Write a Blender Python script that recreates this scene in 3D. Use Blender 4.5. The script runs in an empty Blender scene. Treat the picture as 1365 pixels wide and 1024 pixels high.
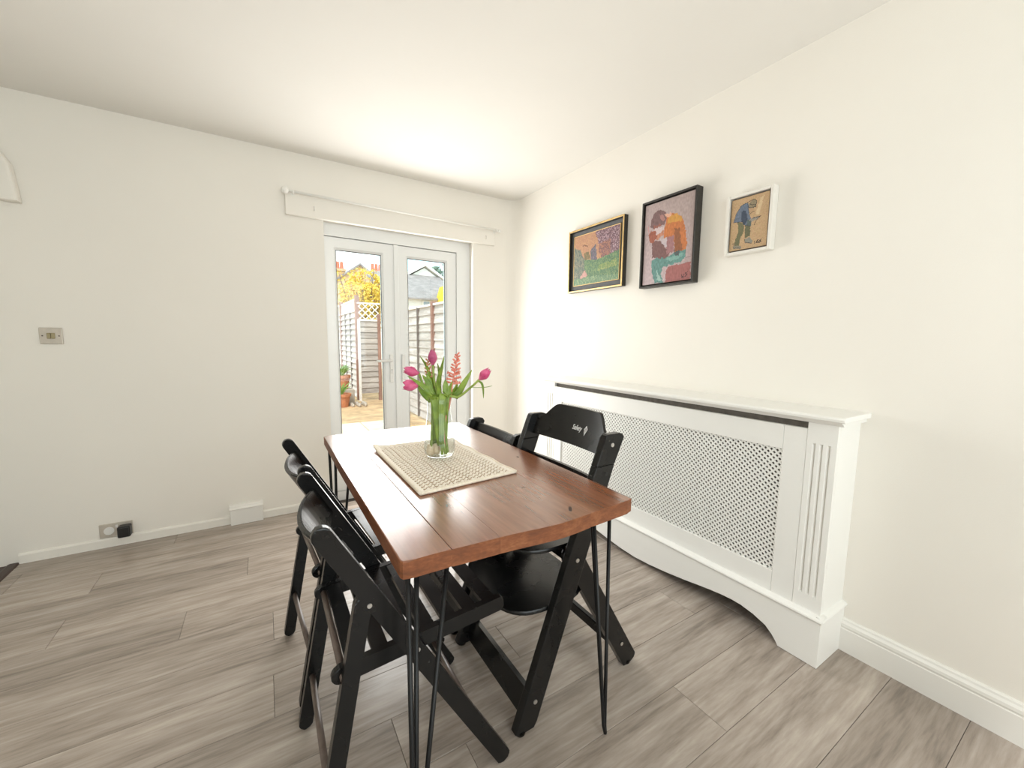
import bpy, bmesh, math, random
from mathutils import Vector, Matrix, noise

scn = bpy.context.scene
COL = scn.collection
random.seed(7)

# ------------------------------------------------------------------ camera
F_PX, YAW, PITCH, ROLL = 534.72, math.radians(31.694), math.radians(6.155), math.radians(-0.682)
CAM = Vector((0.0, 0.0, 1.2))
fwd = Vector((math.sin(YAW) * math.cos(PITCH), math.cos(YAW) * math.cos(PITCH), -math.sin(PITCH)))
rgt = Vector((math.cos(YAW), -math.sin(YAW), 0.0))
dwn = fwd.cross(rgt)
r2 = math.cos(ROLL) * rgt + math.sin(ROLL) * dwn
d2 = -math.sin(ROLL) * rgt + math.cos(ROLL) * dwn
cam_data = bpy.data.cameras.new('camera')
cam_data.sensor_width = 36.0
cam_data.lens = F_PX / 1365.0 * 36.0
cam_data.clip_start = 0.02
cam = bpy.data.objects.new('camera', cam_data)
M = Matrix.Identity(4)
for i in range(3):
    M[i][0], M[i][1], M[i][2], M[i][3] = r2[i], -d2[i], -fwd[i], CAM[i]
cam.matrix_world = M
COL.objects.link(cam)
scn.camera = cam

# ------------------------------------------------------------------ view
scn.view_settings.view_transform = 'Standard'
scn.view_settings.look = 'None'
scn.view_settings.gamma = 1.0
scn.view_settings.use_curve_mapping = False
scn.view_settings.exposure = 0.16
scn.cycles.transparent_max_bounces = 24

# ------------------------------------------------------------------ sky
world = bpy.data.worlds.new('sky')
scn.world = world
world.use_nodes = True
wn, wl = world.node_tree.nodes, world.node_tree.links
wn.clear()
w_out = wn.new('ShaderNodeOutputWorld')
w_bg = wn.new('ShaderNodeBackground')
w_tc = wn.new('ShaderNodeTexCoord')
w_no = wn.new('ShaderNodeTexNoise')
w_no.inputs['Scale'].default_value = 5.0
w_no.inputs['Detail'].default_value = 5.0
w_cr = wn.new('ShaderNodeValToRGB')
w_cr.color_ramp.elements[0].position = 0.42
w_cr.color_ramp.elements[0].color = (0.50, 0.78, 0.90, 1)
w_cr.color_ramp.elements[1].position = 0.62
w_cr.color_ramp.elements[1].color = (1.0, 1.0, 1.0, 1)
wl.new(w_tc.outputs['Generated'], w_no.inputs['Vector'])
wl.new(w_no.outputs['Fac'], w_cr.inputs['Fac'])
wl.new(w_cr.outputs['Color'], w_bg.inputs['Color'])
w_bg.inputs['Strength'].default_value = 2.3
wl.new(w_bg.outputs['Background'], w_out.inputs['Surface'])

# ------------------------------------------------------------------ large lights (daylight at the garden door, and an added fill from behind)
def area(name, loc, rot, sx, sy, power, color):
    ld = bpy.data.lights.new(name, 'AREA')
    ld.shape = 'RECTANGLE'
    ld.size, ld.size_y = sx, sy
    ld.energy = power
    ld.color = color
    o = bpy.data.objects.new(name, ld)
    o.location = loc
    o.rotation_euler = rot
    COL.objects.link(o)
    return o
PI = math.pi
# garden door: daylight coming in through the glazing
area('door_daylight', (0.94, 3.100, 1.02), (-PI / 2, 0, 0), 1.06, 1.78, 34.0, (1.0, 0.985, 0.955))
# added fill lamp beyond the opening in the unseen rear wall
area('rear_fill', (0.35, -1.80, 1.45), (PI / 2, 0, 0), 2.5, 1.5, 26.5, (1.0, 0.95, 0.885))
sun_d = bpy.data.lights.new('sun', 'SUN')
sun_d.energy = 3.0
sun_d.angle = math.radians(8)
sun = bpy.data.objects.new('sun', sun_d)
sun.rotation_euler = (math.radians(35), math.radians(-25), 0)
sun.location = (0, 5, 8)
COL.objects.link(sun)

# ------------------------------------------------------------------ materials
def new_mat(name):
    m = bpy.data.materials.new(name)
    m.use_nodes = True
    nt = m.node_tree
    return m, nt, nt.nodes['Principled BSDF']

def N(nt, kind, **kw):
    n = nt.nodes.new(kind)
    for k, v in kw.items():
        if k in n.inputs:
            n.inputs[k].default_value = v
        else:
            setattr(n, k, v)
    return n

def ramp(nt, stops):
    r = nt.nodes.new('ShaderNodeValToRGB')
    e = r.color_ramp.elements
    while len(e) < len(stops):
        e.new(0.5)
    for el, (p, c) in zip(e, stops):
        el.position = p
        el.color = (c[0], c[1], c[2], 1)
    return r

def srgb(r, g, b):
    f = lambda c: (c / 255.0 / 12.92) if c / 255.0 <= 0.04045 else ((c / 255.0 + 0.055) / 1.055) ** 2.4
    return (f(r), f(g), f(b))

def plain(name, color, rough=0.5, metal=0.0, spec=0.5, var=0.0, vscale=8.0, bump=0.0, bscale=60.0, coat=0.0):
    m, nt, b = new_mat(name)
    b.inputs['Base Color'].default_value = (*color, 1)
    b.inputs['Roughness'].default_value = rough
    b.inputs['Metallic'].default_value = metal
    b.inputs['Specular IOR Level'].default_value = spec
    b.inputs['Coat Weight'].default_value = coat
    tc = N(nt, 'ShaderNodeTexCoord')
    if var > 0:
        no = N(nt, 'ShaderNodeTexNoise', Scale=vscale, Detail=4.0)
        nt.links.new(tc.outputs['Object'], no.inputs['Vector'])
        r = ramp(nt, [(0.3, tuple(c * (1 - var) for c in color)), (0.7, tuple(min(1, c * (1 + var)) for c in color))])
        nt.links.new(no.outputs['Fac'], r.inputs['Fac'])
        nt.links.new(r.outputs['Color'], b.inputs['Base Color'])
    if bump > 0:
        no2 = N(nt, 'ShaderNodeTexNoise', Scale=bscale, Detail=3.0)
        nt.links.new(tc.outputs['Object'], no2.inputs['Vector'])
        bp = N(nt, 'ShaderNodeBump', Strength=bump, Distance=0.002)
        nt.links.new(no2.outputs['Fac'], bp.inputs['Height'])
        nt.links.new(bp.outputs['Normal'], b.inputs['Normal'])
    return m

def wood(name, stops, scale, rough=0.4, bump=0.15, coat=0.0, knots=False, rand=0.0, fine=6.0):
    """grain stretched along an axis through the mapping scale"""
    m, nt, b = new_mat(name)
    tc = N(nt, 'ShaderNodeTexCoord')
    oi = N(nt, 'ShaderNodeObjectInfo')
    mul = N(nt, 'ShaderNodeVectorMath', operation='SCALE')
    mul.inputs[0].default_value = (17.3, 31.7, 11.1)
    nt.links.new(oi.outputs['Random'], mul.inputs['Scale'])
    add = N(nt, 'ShaderNodeVectorMath', operation='ADD')
    nt.links.new(tc.outputs['Object'], add.inputs[0])
    nt.links.new(mul.outputs['Vector'], add.inputs[1])
    mp = N(nt, 'ShaderNodeMapping')
    mp.inputs['Scale'].default_value = scale
    nt.links.new(add.outputs['Vector'], mp.inputs['Vector'])
    no = N(nt, 'ShaderNodeTexNoise', Scale=1.0, Detail=6.0, Roughness=0.62, Distortion=0.6)
    nt.links.new(mp.outputs['Vector'], no.inputs['Vector'])
    mp2 = N(nt, 'ShaderNodeMapping')
    mp2.inputs['Scale'].default_value = tuple(s * fine for s in scale)
    nt.links.new(add.outputs['Vector'], mp2.inputs['Vector'])
    no2 = N(nt, 'ShaderNodeTexNoise', Scale=1.0, Detail=3.0)
    nt.links.new(mp2.outputs['Vector'], no2.inputs['Vector'])
    mx = N(nt, 'ShaderNodeMath', operation='MULTIPLY_ADD')
    mx.inputs[1].default_value = 0.3
    nt.links.new(no2.outputs['Fac'], mx.inputs[0])
    sc = N(nt, 'ShaderNodeMath', operation='MULTIPLY_ADD')
    sc.inputs[1].default_value = 0.7
    sc.inputs[2].default_value = 0.0
    nt.links.new(no.outputs['Fac'], sc.inputs[0])
    nt.links.new(sc.outputs[0], mx.inputs[2])
    r = ramp(nt, stops)
    nt.links.new(mx.outputs[0], r.inputs['Fac'])
    hsv = N(nt, 'ShaderNodeHueSaturation')
    vv = N(nt, 'ShaderNodeMath', operation='MULTIPLY_ADD')
    vv.inputs[1].default_value = rand
    vv.inputs[2].default_value = 1.0 - rand / 2
    nt.links.new(oi.outputs['Random'], vv.inputs[0])
    nt.links.new(vv.outputs[0], hsv.inputs['Value'])
    nt.links.new(r.outputs['Color'], hsv.inputs['Color'])
    nt.links.new(hsv.outputs['Color'], b.inputs['Base Color'])
    b.inputs['Roughness'].default_value = rough
    b.inputs['Coat Weight'].default_value = coat
    b.inputs['Coat Roughness'].default_value = 0.21
    bp = N(nt, 'ShaderNodeBump', Strength=bump, Distance=0.001)
    nt.links.new(mx.outputs[0], bp.inputs['Height'])
    nt.links.new(bp.outputs['Normal'], b.inputs['Normal'])
    if coat > 0:
        bc = N(nt, 'ShaderNodeBump', Strength=bump * 0.4, Distance=0.0005)
        nt.links.new(mx.outputs[0], bc.inputs['Height'])
        nt.links.new(bc.outputs['Normal'], b.inputs['Coat Normal'])
    return m

MAT = {}
MAT['wall'] = plain('wall_paint', (0.875, 0.84, 0.775), 0.85, spec=0.2, var=0.012, vscale=2.0, bump=0.12, bscale=220)
MAT['ceiling'] = plain('ceiling_paint', (0.82, 0.798, 0.752), 0.9, spec=0.2, var=0.01, vscale=2.0, bump=0.06, bscale=200)
MAT['gloss_white'] = plain('white_satin_paint', (0.86, 0.845, 0.80), 0.38, var=0.01, vscale=6)
MAT['skirting_cream'] = plain('cream_skirting_paint', (0.87, 0.84, 0.775), 0.6, var=0.02, vscale=8)
MAT['cover_white'] = plain('radiator_cover_paint', (0.88, 0.87, 0.83), 0.42)
MAT['upvc'] = plain('white_upvc', (0.84, 0.85, 0.84), 0.28)
MAT['black_seal'] = plain('black_rubber_seal', (0.02, 0.02, 0.022), 0.6)
MAT['chrome'] = plain('brushed_metal', (0.62, 0.60, 0.57), 0.32, metal=0.9, var=0.05)
MAT['switch_metal'] = plain('aged_cream_plate', (0.58, 0.53, 0.46), 0.4, metal=0.25, var=0.06, vscale=40)
MAT['white_plastic'] = plain('white_plastic', (0.82, 0.81, 0.78), 0.35)
MAT['black_plastic'] = plain('black_plastic', (0.012, 0.012, 0.013), 0.35)
MAT['dark_gap'] = plain('dark_underlay', (0.05, 0.04, 0.035), 0.9)
MAT['dark_floor'] = wood('dark_brown_floor', [(0.3, (0.03, 0.018, 0.012)), (0.7, (0.07, 0.04, 0.028))], (20, 2, 1), 0.4)
MAT['laminate'] = wood('grey_brown_laminate',
                       [(0.30, srgb(118, 107, 98)), (0.45, srgb(154, 142, 131)), (0.55, srgb(170, 158, 147)), (0.70, srgb(191, 180, 169))],
                       (1.5, 15.0, 1.0), 0.25, 0.04, rand=0.16)
MAT['table_wood'] = wood('red_brown_pine',
                         [(0.28, srgb(96, 56, 36)), (0.42, srgb(128, 78, 51)), (0.58, srgb(146, 93, 64)), (0.74, srgb(166, 114, 82))],
                         (18.0, 1.2, 18.0), 0.26, 0.025, coat=0.88, rand=0.10)
MAT['table_edge'] = wood('worn_table_edge', [(0.30, srgb(92, 50, 26)), (0.5, srgb(124, 70, 38)), (0.66, srgb(146, 92, 56)), (0.78, srgb(186, 150, 120))], (16.0, 16.0, 40.0), 0.55, 0.3)
MAT['gold'] = plain('gilt_edge', (0.72, 0.50, 0.22), 0.38, metal=0.55, var=0.15, vscale=30)
MAT['frame_black'] = plain('black_frame', (0.025, 0.022, 0.018), 0.4, var=0.3, vscale=60)
MAT['frame_grey'] = plain('slate_mount', (0.14, 0.145, 0.15), 0.7, var=0.1, vscale=40)
MAT['frame_white'] = plain('white_frame', (0.80, 0.77, 0.71), 0.5, var=0.03, vscale=30)
MAT['frame_wine'] = plain('dark_wine_rebate', (0.05, 0.012, 0.014), 0.6)
MAT['bolt'] = plain('steel_bolt', (0.55, 0.53, 0.50), 0.35, metal=0.8)
MAT['hairpin'] = plain('black_steel', (0.007, 0.007, 0.0075), 0.38, spec=0.3)
MAT['logo'] = plain('silver_print', (0.75, 0.75, 0.75), 0.5)

def black_paint():
    m, nt, b = new_mat('worn_black_paint')
    tc = N(nt, 'ShaderNodeTexCoord')
    no = N(nt, 'ShaderNodeTexNoise', Scale=55.0, Detail=3.0, Roughness=0.7)
    nt.links.new(tc.outputs['Object'], no.inputs['Vector'])
    r = ramp(nt, [(0.70, (0.006, 0.006, 0.006)), (0.79, (0.07, 0.066, 0.062))])
    b.inputs['Specular IOR Level'].default_value = 0.36
    nt.links.new(no.outputs['Fac'], r.inputs['Fac'])
    nt.links.new(r.outputs['Color'], b.inputs['Base Color'])
    no2 = N(nt, 'ShaderNodeTexNoise', Scale=9.0, Detail=4.0)
    nt.links.new(tc.outputs['Object'], no2.inputs['Vector'])
    mr = N(nt, 'ShaderNodeMapRange')
    mr.inputs['To Min'].default_value = 0.16
    mr.inputs['To Max'].default_value = 0.36
    nt.links.new(no2.outputs['Fac'], mr.inputs['Value'])
    nt.links.new(mr.outputs['Result'], b.inputs['Roughness'])
    return m
MAT['black_wood'] = black_paint()
MAT['dowel'] = wood('worn_dowel', [(0.3, (0.06, 0.04, 0.03)), (0.6, (0.16, 0.12, 0.10)), (0.75, (0.3, 0.25, 0.22))], (20, 6, 20), 0.4)

def glass(name, color=(1, 1, 1), rough=0.0, ior=1.45):
    m, nt, b = new_mat(name)
    b.inputs['Base Color'].default_value = (*color, 1)
    b.inputs['Roughness'].default_value = rough
    b.inputs['IOR'].default_value = ior
    b.inputs['Transmission Weight'].default_value = 1.0
    return m

def pane_glass():
    m, nt, b = new_mat('door_pane')
    nt.nodes.remove(b)
    out = nt.nodes['Material Output']
    tr = N(nt, 'ShaderNodeBsdfTransparent')
    tr.inputs['Color'].default_value = (0.97, 0.985, 0.98, 1)
    gl = N(nt, 'ShaderNodeBsdfGlossy')
    gl.inputs['Roughness'].default_value = 0.02
    fr = N(nt, 'ShaderNodeFresnel', IOR=1.45)
    mx = N(nt, 'ShaderNodeMixShader')
    nt.links.new(fr.outputs['Fac'], mx.inputs['Fac'])
    nt.links.new(tr.outputs['BSDF'], mx.inputs[1])
    nt.links.new(gl.outputs['BSDF'], mx.inputs[2])
    nt.links.new(mx.outputs['Shader'], out.inputs['Surface'])
    return m
MAT['pane'] = pane_glass()
def vase_glass():
    m, nt, b = new_mat('vase_glass')
    nt.nodes.remove(b)
    out = nt.nodes['Material Output']
    tr = N(nt, 'ShaderNodeBsdfTransparent')
    tr.inputs['Color'].default_value = (0.965, 0.975, 0.97, 1)
    gl = N(nt, 'ShaderNodeBsdfGlossy')
    gl.inputs['Roughness'].default_value = 0.03
    lw = N(nt, 'ShaderNodeLayerWeight', Blend=0.34)
    ge = N(nt, 'ShaderNodeNewGeometry')
    iv = N(nt, 'ShaderNodeMath', operation='SUBTRACT')
    iv.inputs[0].default_value = 1.0
    nt.links.new(ge.outputs['Backfacing'], iv.inputs[1])
    ml = N(nt, 'ShaderNodeMath', operation='MULTIPLY')
    nt.links.new(lw.outputs['Fresnel'], ml.inputs[0])
    nt.links.new(iv.outputs[0], ml.inputs[1])
    mx = N(nt, 'ShaderNodeMixShader')
    nt.links.new(ml.outputs[0], mx.inputs['Fac'])
    nt.links.new(tr.outputs['BSDF'], mx.inputs[1])
    nt.links.new(gl.outputs['BSDF'], mx.inputs[2])
    nt.links.new(mx.outputs['Shader'], out.inputs['Surface'])
    return m
MAT['vase_glass'] = vase_glass()
MAT['water'] = glass('water', (0.95, 0.97, 0.93), 0.0, 1.33)
MAT['clear_pad'] = glass('clear_plastic_pad', (0.85, 0.83, 0.78), 0.25, 1.4)

def translucent(name, c0, c1, vscale, rough=0.5, sub=0.0):
    m, nt, b = new_mat(name)
    tc = N(nt, 'ShaderNodeTexCoord')
    no = N(nt, 'ShaderNodeTexNoise', Scale=vscale, Detail=4.0)
    nt.links.new(tc.outputs['Object'], no.inputs['Vector'])
    r = ramp(nt, [(0.3, c0), (0.7, c1)])
    nt.links.new(no.outputs['Fac'], r.inputs['Fac'])
    nt.links.new(r.outputs['Color'], b.inputs['Base Color'])
    b.inputs['Roughness'].default_value = rough
    return m
MAT['petal'] = translucent('tulip_petal', srgb(196, 58, 112), srgb(232, 120, 160), 40, 0.45)
MAT['petal_dark'] = translucent('tulip_petal_deep', srgb(164, 56, 104), srgb(208, 108, 146), 40, 0.45)
MAT['leaf'] = translucent('tulip_leaf', srgb(92, 124, 34), srgb(150, 174, 66), 22, 0.4)
MAT['stem'] = translucent('flower_stem', srgb(112, 138, 46), srgb(160, 178, 92), 30, 0.45)
MAT['hyacinth'] = translucent('hyacinth_bloom', srgb(222, 122, 98), srgb(242, 164, 146), 45, 0.5)
MAT['hyacinth_dry'] = translucent('faded_hyacinth_bloom', srgb(190, 132, 92), srgb(220, 172, 130), 45, 0.5)
MAT['bulb'] = translucent('bulb_skin', srgb(206, 180, 150), srgb(232, 214, 190), 60, 0.5)
MAT['mat_yarn'] = translucent('oatmeal_yarn', srgb(236, 225, 208), srgb(250, 244, 234), 260, 0.9)
MAT['mat_hem'] = translucent('mat_hem', srgb(228, 216, 196), srgb(242, 233, 216), 90, 0.85)

def vcol_mat(name, rough=0.55, bump=0.3):
    m, nt, b = new_mat(name)
    at = N(nt, 'ShaderNodeVertexColor', layer_name='Col')
    nt.links.new(at.outputs['Color'], b.inputs['Base Color'])
    b.inputs['Roughness'].default_value = rough
    tc = N(nt, 'ShaderNodeTexCoord')
    no = N(nt, 'ShaderNodeTexNoise', Scale=140.0, Detail=4.0, Distortion=1.5)
    nt.links.new(tc.outputs['Object'], no.inputs['Vector'])
    bp = N(nt, 'ShaderNodeBump', Strength=bump, Distance=0.001)
    nt.links.new(no.outputs['Fac'], bp.inputs['Height'])
    nt.links.new(bp.outputs['Normal'], b.inputs['Normal'])
    return m
MAT['paint'] = vcol_mat('oil_paint')

# garden
MAT['fence'] = wood('weathered_fence_board', [(0.3, srgb(150, 136, 126)), (0.5, srgb(190, 178, 168)), (0.7, srgb(214, 206, 198))], (30, 1.2, 14), 0.85, 0.3, rand=0.2)
MAT['fence_x'] = wood('weathered_gate_board', [(0.3, srgb(126, 114, 106)), (0.5, srgb(166, 154, 144)), (0.7, srgb(192, 182, 172))], (1.5, 30, 18), 0.85, 0.3, rand=0.2)
MAT['fence_post'] = wood('brown_fence_post', [(0.3, srgb(120, 84, 70)), (0.7, srgb(168, 128, 110))], (20, 20, 1.5), 0.8, 0.3)
MAT['trellis'] = plain('pale_trellis', srgb(222, 214, 204), 0.8, var=0.08, vscale=20)
MAT['batten'] = plain('grey_batten', srgb(104, 92, 84), 0.85, var=0.1, vscale=20)
MAT['soil'] = plain('sandy_garden_ground', srgb(190, 156, 116), 0.95, var=0.30, vscale=4.5, bump=0.5, bscale=25)
MAT['paving'] = plain('pale_paving', srgb(214, 196, 172), 0.9, var=0.12, vscale=9, bump=0.3, bscale=40)
MAT['terracotta'] = plain('terracotta', srgb(186, 120, 84), 0.8, var=0.15, vscale=14)
MAT['stone'] = plain('garden_stone', srgb(170, 156, 140), 0.9, var=0.2, vscale=10)
MAT['blossom'] = translucent('yellow_blossom', srgb(206, 168, 40), srgb(236, 208, 92), 6, 0.7)
MAT['green_plant'] = translucent('garden_green', srgb(90, 130, 50), srgb(150, 180, 90), 10, 0.6)
MAT['twig'] = plain('brown_twig', srgb(110, 90, 70), 0.9, var=0.2)
MAT['evergreen'] = translucent('dark_evergreen', srgb(84, 108, 92), srgb(130, 150, 130), 5, 0.7)
MAT['render_white'] = plain('white_render', srgb(232, 226, 214), 0.9, var=0.05, vscale=2)
MAT['slate'] = plain('grey_slate', srgb(138, 130, 126), 0.85, var=0.22, vscale=3.0, bump=0.4, bscale=18)
MAT['brick_far'] = plain('tan_brick', srgb(196, 160, 120), 0.9, var=0.15, vscale=5)
MAT['chimney_pot'] = plain('orange_clay', srgb(206, 110, 80), 0.8, var=0.1)
MAT['yellow_wall'] = plain('yellow_wall', srgb(232, 196, 60), 0.8, var=0.08)
MAT['dark_pane'] = plain('dark_window_glass', srgb(150, 160, 166), 0.15)

# ------------------------------------------------------------------ mesh helpers
ORG = {}
def root_org(o):
    while o is not None:
        if o.name in ORG:
            return ORG[o.name]
        o = o.parent
    return Vector((0, 0, 0))

def obj(name, bm, mat, parent=None, loc=None, smooth=False, kind=None):
    me = bpy.data.meshes.new(name)
    off = root_org(parent) if parent is not None else Vector(loc or (0, 0, 0))
    bmesh.ops.recalc_face_normals(bm, faces=bm.faces[:])
    if off.length > 0:
        bmesh.ops.translate(bm, verts=bm.verts[:], vec=-off)
    bm.to_mesh(me)
    bm.free()
    me.materials.append(MAT[mat] if isinstance(mat, str) else mat)
    if smooth:
        for p in me.polygons:
            p.use_smooth = True
    o = bpy.data.objects.new(name, me)
    COL.objects.link(o)
    if parent is not None:
        o.parent = parent
    else:
        o.location = off
        ORG[o.name] = off
    if kind:
        o['kind'] = kind
    return o

def thing(name, label, cat, loc=(0, 0, 0), group=None):
    o = bpy.data.objects.new(name, None)
    o.empty_display_size = 0.05
    COL.objects.link(o)
    o.location = loc
    ORG[o.name] = Vector(loc)
    o['label'] = label
    o['category'] = cat
    if group:
        o['group'] = group
    return o

def tag(o, label, cat, group=None):
    o['label'] = label
    o['category'] = cat
    if group:
        o['group'] = group
    return o

def struct(o, label, cat):
    o['kind'] = 'structure'
    o['label'] = label
    o['category'] = cat
    return o

def B():
    return bmesh.new()

def box(bm, x0, x1, y0, y1, z0, z1, bev=0.0, seg=1):
    vs = [bm.verts.new((x, y, z)) for x in (x0, x1) for y in (y0, y1) for z in (z0, z1)]
    q = [(0, 1, 3, 2), (4, 6, 7, 5), (0, 4, 5, 1), (2, 3, 7, 6), (0, 2, 6, 4), (1, 5, 7, 3)]
    fs = [bm.faces.new([vs[i] for i in f]) for f in q]
    if bev > 0:
        es = list({e for f in fs for e in f.edges})
        bmesh.ops.bevel(bm, geom=es, offset=bev, segments=seg, affect='EDGES', profile=0.5)
    return vs

def prism(bm, pts, axis, lo, hi, bev=0.0):
    """extrude the 2-D outline pts along an axis; pts are given in the two remaining axes in x,y,z order"""
    def mk(a, b, t):
        return {'x': (t, a, b), 'y': (a, t, b), 'z': (a, b, t)}[axis]
    v0 = [bm.verts.new(mk(a, b, lo)) for a, b in pts]
    v1 = [bm.verts.new(mk(a, b, hi)) for a, b in pts]
    n = len(pts)
    f0 = bm.faces.new(v0)
    f1 = bm.faces.new(v1[::-1])
    for i in range(n):
        j = (i + 1) % n
        bm.faces.new([v0[i], v1[i], v1[j], v0[j]])
    if bev > 0:
        es = list(set(f0.edges) | set(f1.edges))
        bmesh.ops.bevel(bm, geom=es, offset=bev, segments=2, affect='EDGES', profile=0.5)

def plank_outline(p0, p1, w, r0=None, r1=None, n=5):
    """outline of a board from p0 to p1 (2-D), width w, with rounded corners of radius r0 / r1 at either end"""
    a, b = Vector(p0), Vector(p1)
    d = (b - a).normalized()
    s = Vector((-d.y, d.x))
    h = w / 2
    r0 = h * 0.98 if r0 is None else r0
    r1 = h * 0.98 if r1 is None else r1
    out = []
    def corner(c, e0, e1, r):
        for i in range(n + 1):
            t = i / n * PI / 2
            out.append(tuple(c + e0 * r * math.cos(t) + e1 * r * math.sin(t)))
    corner(b - d * r1 - s * (h - r1), -s, d, r1)
    corner(b - d * r1 + s * (h - r1), d, s, r1)
    corner(a + d * r0 + s * (h - r0), s, -d, r0)
    corner(a + d * r0 - s * (h - r0), -d, -s, r0)
    return out

def tube(bm, pts, r, n=10, cap=True):
    pts = [Vector(p) for p in pts]
    rr = r if isinstance(r, (list, tuple)) else [r] * len(pts)
    rings = []
    up = None
    for i, p in enumerate(pts):
        if i == 0:
            t = pts[1] - pts[0]
        elif i == len(pts) - 1:
            t = pts[-1] - pts[-2]
        else:
            t = (pts[i + 1] - pts[i]).normalized() + (pts[i] - pts[i - 1]).normalized()
        t.normalize()
        if up is None:
            up = Vector((0, 0, 1)) if abs(t.z) < 0.9 else Vector((1, 0, 0))
        a = t.cross(up)
        a.normalize()
        bvec = t.cross(a)
        up = -bvec if False else up
        rings.append([bm.verts.new(p + (a * math.cos(2 * PI * k / n) + bvec * math.sin(2 * PI * k / n)) * rr[i]) for k in range(n)])
    for i in range(len(rings) - 1):
        for k in range(n):
            bm.faces.new([rings[i][k], rings[i][(k + 1) % n], rings[i + 1][(k + 1) % n], rings[i + 1][k]])
    if cap:
        bm.faces.new(rings[0][::-1])
        bm.faces.new(rings[-1])

def lathe(bm, prof, c, n=32, closed=False):
    rings = []
    for r, z in prof:
        if r < 1e-6:
            rings.append([bm.verts.new((c[0], c[1], c[2] + z))])
        else:
            rings.append([bm.verts.new((c[0] + r * math.cos(2 * PI * k / n), c[1] + r * math.sin(2 * PI * k / n), c[2] + z)) for k in range(n)])
    for a, b in zip(rings, rings[1:]):
        for k in range(n):
            k2 = (k + 1) % n
            if len(a) == 1 and len(b) > 1:
                bm.faces.new([a[0], b[k2], b[k]])
            elif len(b) == 1 and len(a) > 1:
                bm.faces.new([a[k], a[k2], b[0]])
            elif len(a) > 1:
                bm.faces.new([a[k], a[k2], b[k2], b[k]])

def catmull(pts, n=6):
    P = [Vector(p) for p in pts]
    P = [P[0] * 2 - P[1]] + P + [P[-1] * 2 - P[-2]]
    out = []
    for i in range(1, len(P) - 2):
        for k in range(n):
            t = k / n
            a, b, c, d = P[i - 1], P[i], P[i + 1], P[i + 2]
            out.append(0.5 * ((2 * b) + (c - a) * t + (2 * a - 5 * b + 4 * c - d) * t * t + (3 * b - a - 3 * c + d) * t ** 3))
    out.append(P[-2])
    return out

# ------------------------------------------------------------------ the room
XW, YB, ZC = 1.905, 3.065, 2.388      # right wall, door wall, ceiling
XL, YR = -1.60, -1.62                 # left and rear limits
OX0, OX1, OZ = 0.38, 1.50, 2.00       # opening of the garden door

bm = B(); box(bm, XL, XW + 0.1, YR, YB + 0.1, -0.06, -0.006)
floor = struct(obj('floor', bm, 'dark_gap'), 'grey-brown wood-effect laminate floor', 'floor')
# laminate planks run across the room, parallel to the door wall
PW, PY0, PL = 0.193, 0.213, 1.29
JOINT = {4: 0.29, 5: 0.777, 6: -0.025, 8: -0.02, 9: -0.343, 10: -0.77, 11: -0.126, 12: -0.752, 2: 1.17, 3: 0.46, 1: 0.75, 0: 1.05, 7: 0.42, 13: 0.2, 14: -0.5}
plank_mesh = {}
for row in range(-10, 15):
    ya = PY0 + row * PW
    yb = min(ya + PW, YB - 0.004)
    if yb - ya < 0.02 or ya < YR:
        continue
    j = JOINT.get(row, random.uniform(-0.6, 0.6))
    x = j
    while x > -1.15:
        x -= PL
    while x < XW - 0.005:
        xa, xb = max(x, -1.15), min(x + PL, XW - 0.003)
        if xb - xa > 0.01:
            key = (round(xb - xa, 3), round(yb - ya, 3))
            if key not in plank_mesh:
                pb = B(); box(pb, 0.0006, xb - xa - 0.0006, 0.0006, yb - ya - 0.0006, -0.006, 0.0, 0.0009)
                me = bpy.data.meshes.new('plank')
                bmesh.ops.recalc_face_normals(pb, faces=pb.faces[:])
                pb.to_mesh(me); pb.free()
                me.materials.append(MAT['laminate'])
                plank_mesh[key] = me
            o = bpy.data.objects.new('plank', plank_mesh[key])
            COL.objects.link(o); o.parent = floor; o.location = (xa, ya, 0)
        x += PL
bm = B(); box(bm, XL, -1.19, YR, YB, -0.006, -0.002)
obj('adjoining_floor', bm, 'dark_floor', floor)
bm = B(); prism(bm, [(-1.195, -0.005), (-1.148, -0.005), (-1.149, 0.003), (-1.158, 0.006), (-1.185, 0.006), (-1.194, 0.003)], 'y', YR, YB)
obj('threshold_strip', bm, 'dark_floor', floor)

# door wall: three masonry pieces round the opening, rounded into the right-hand corner
bm = B()
WT = 0.24
box(bm, XL - 0.1, OX0, YB, YB + WT, -0.05, ZC + 0.05)
box(bm, OX0, OX1, YB, YB + WT, OZ, ZC + 0.05)
arc = [(1.795 + 0.11 * math.sin(t * PI / 16), (YB - 0.11) + 0.11 * math.cos(t * PI / 16)) for t in range(9)]
prism(bm, [(OX1, YB), *arc, (XW + 0.1, YB - 0.11), (XW + 0.1, YB + WT), (OX1, YB + WT)], 'z', -0.05, ZC + 0.05)
wall_back = struct(obj('wall_back', bm, 'wall'), 'cream painted wall around the white garden doors', 'wall')
bm = B(); box(bm, XW, XW + 0.12, YR, YB - 0.108, -0.05, ZC + 0.05)
struct(obj('wall_right', bm, 'wall'), 'long cream wall behind the pictures and radiator cover', 'wall')
bm = B(); box(bm, XL - 0.1, XL, YR, YB, -0.05, ZC + 0.05)
struct(obj('wall_left', bm, 'wall'), 'plain cream wall of the adjoining space', 'wall')
bm = B()
RW = (-0.95, 1.65, 0.65, 2.25)  # opening added in the unseen wall to let the fill light in
box(bm, XL - 0.1, RW[0], YR - 0.12, YR, -0.05, ZC + 0.05)
box(bm, RW[1], XW + 0.12, YR - 0.12, YR, -0.05, ZC + 0.05)
box(bm, RW[0], RW[1], YR - 0.12, YR, -0.05, RW[2])
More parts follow.
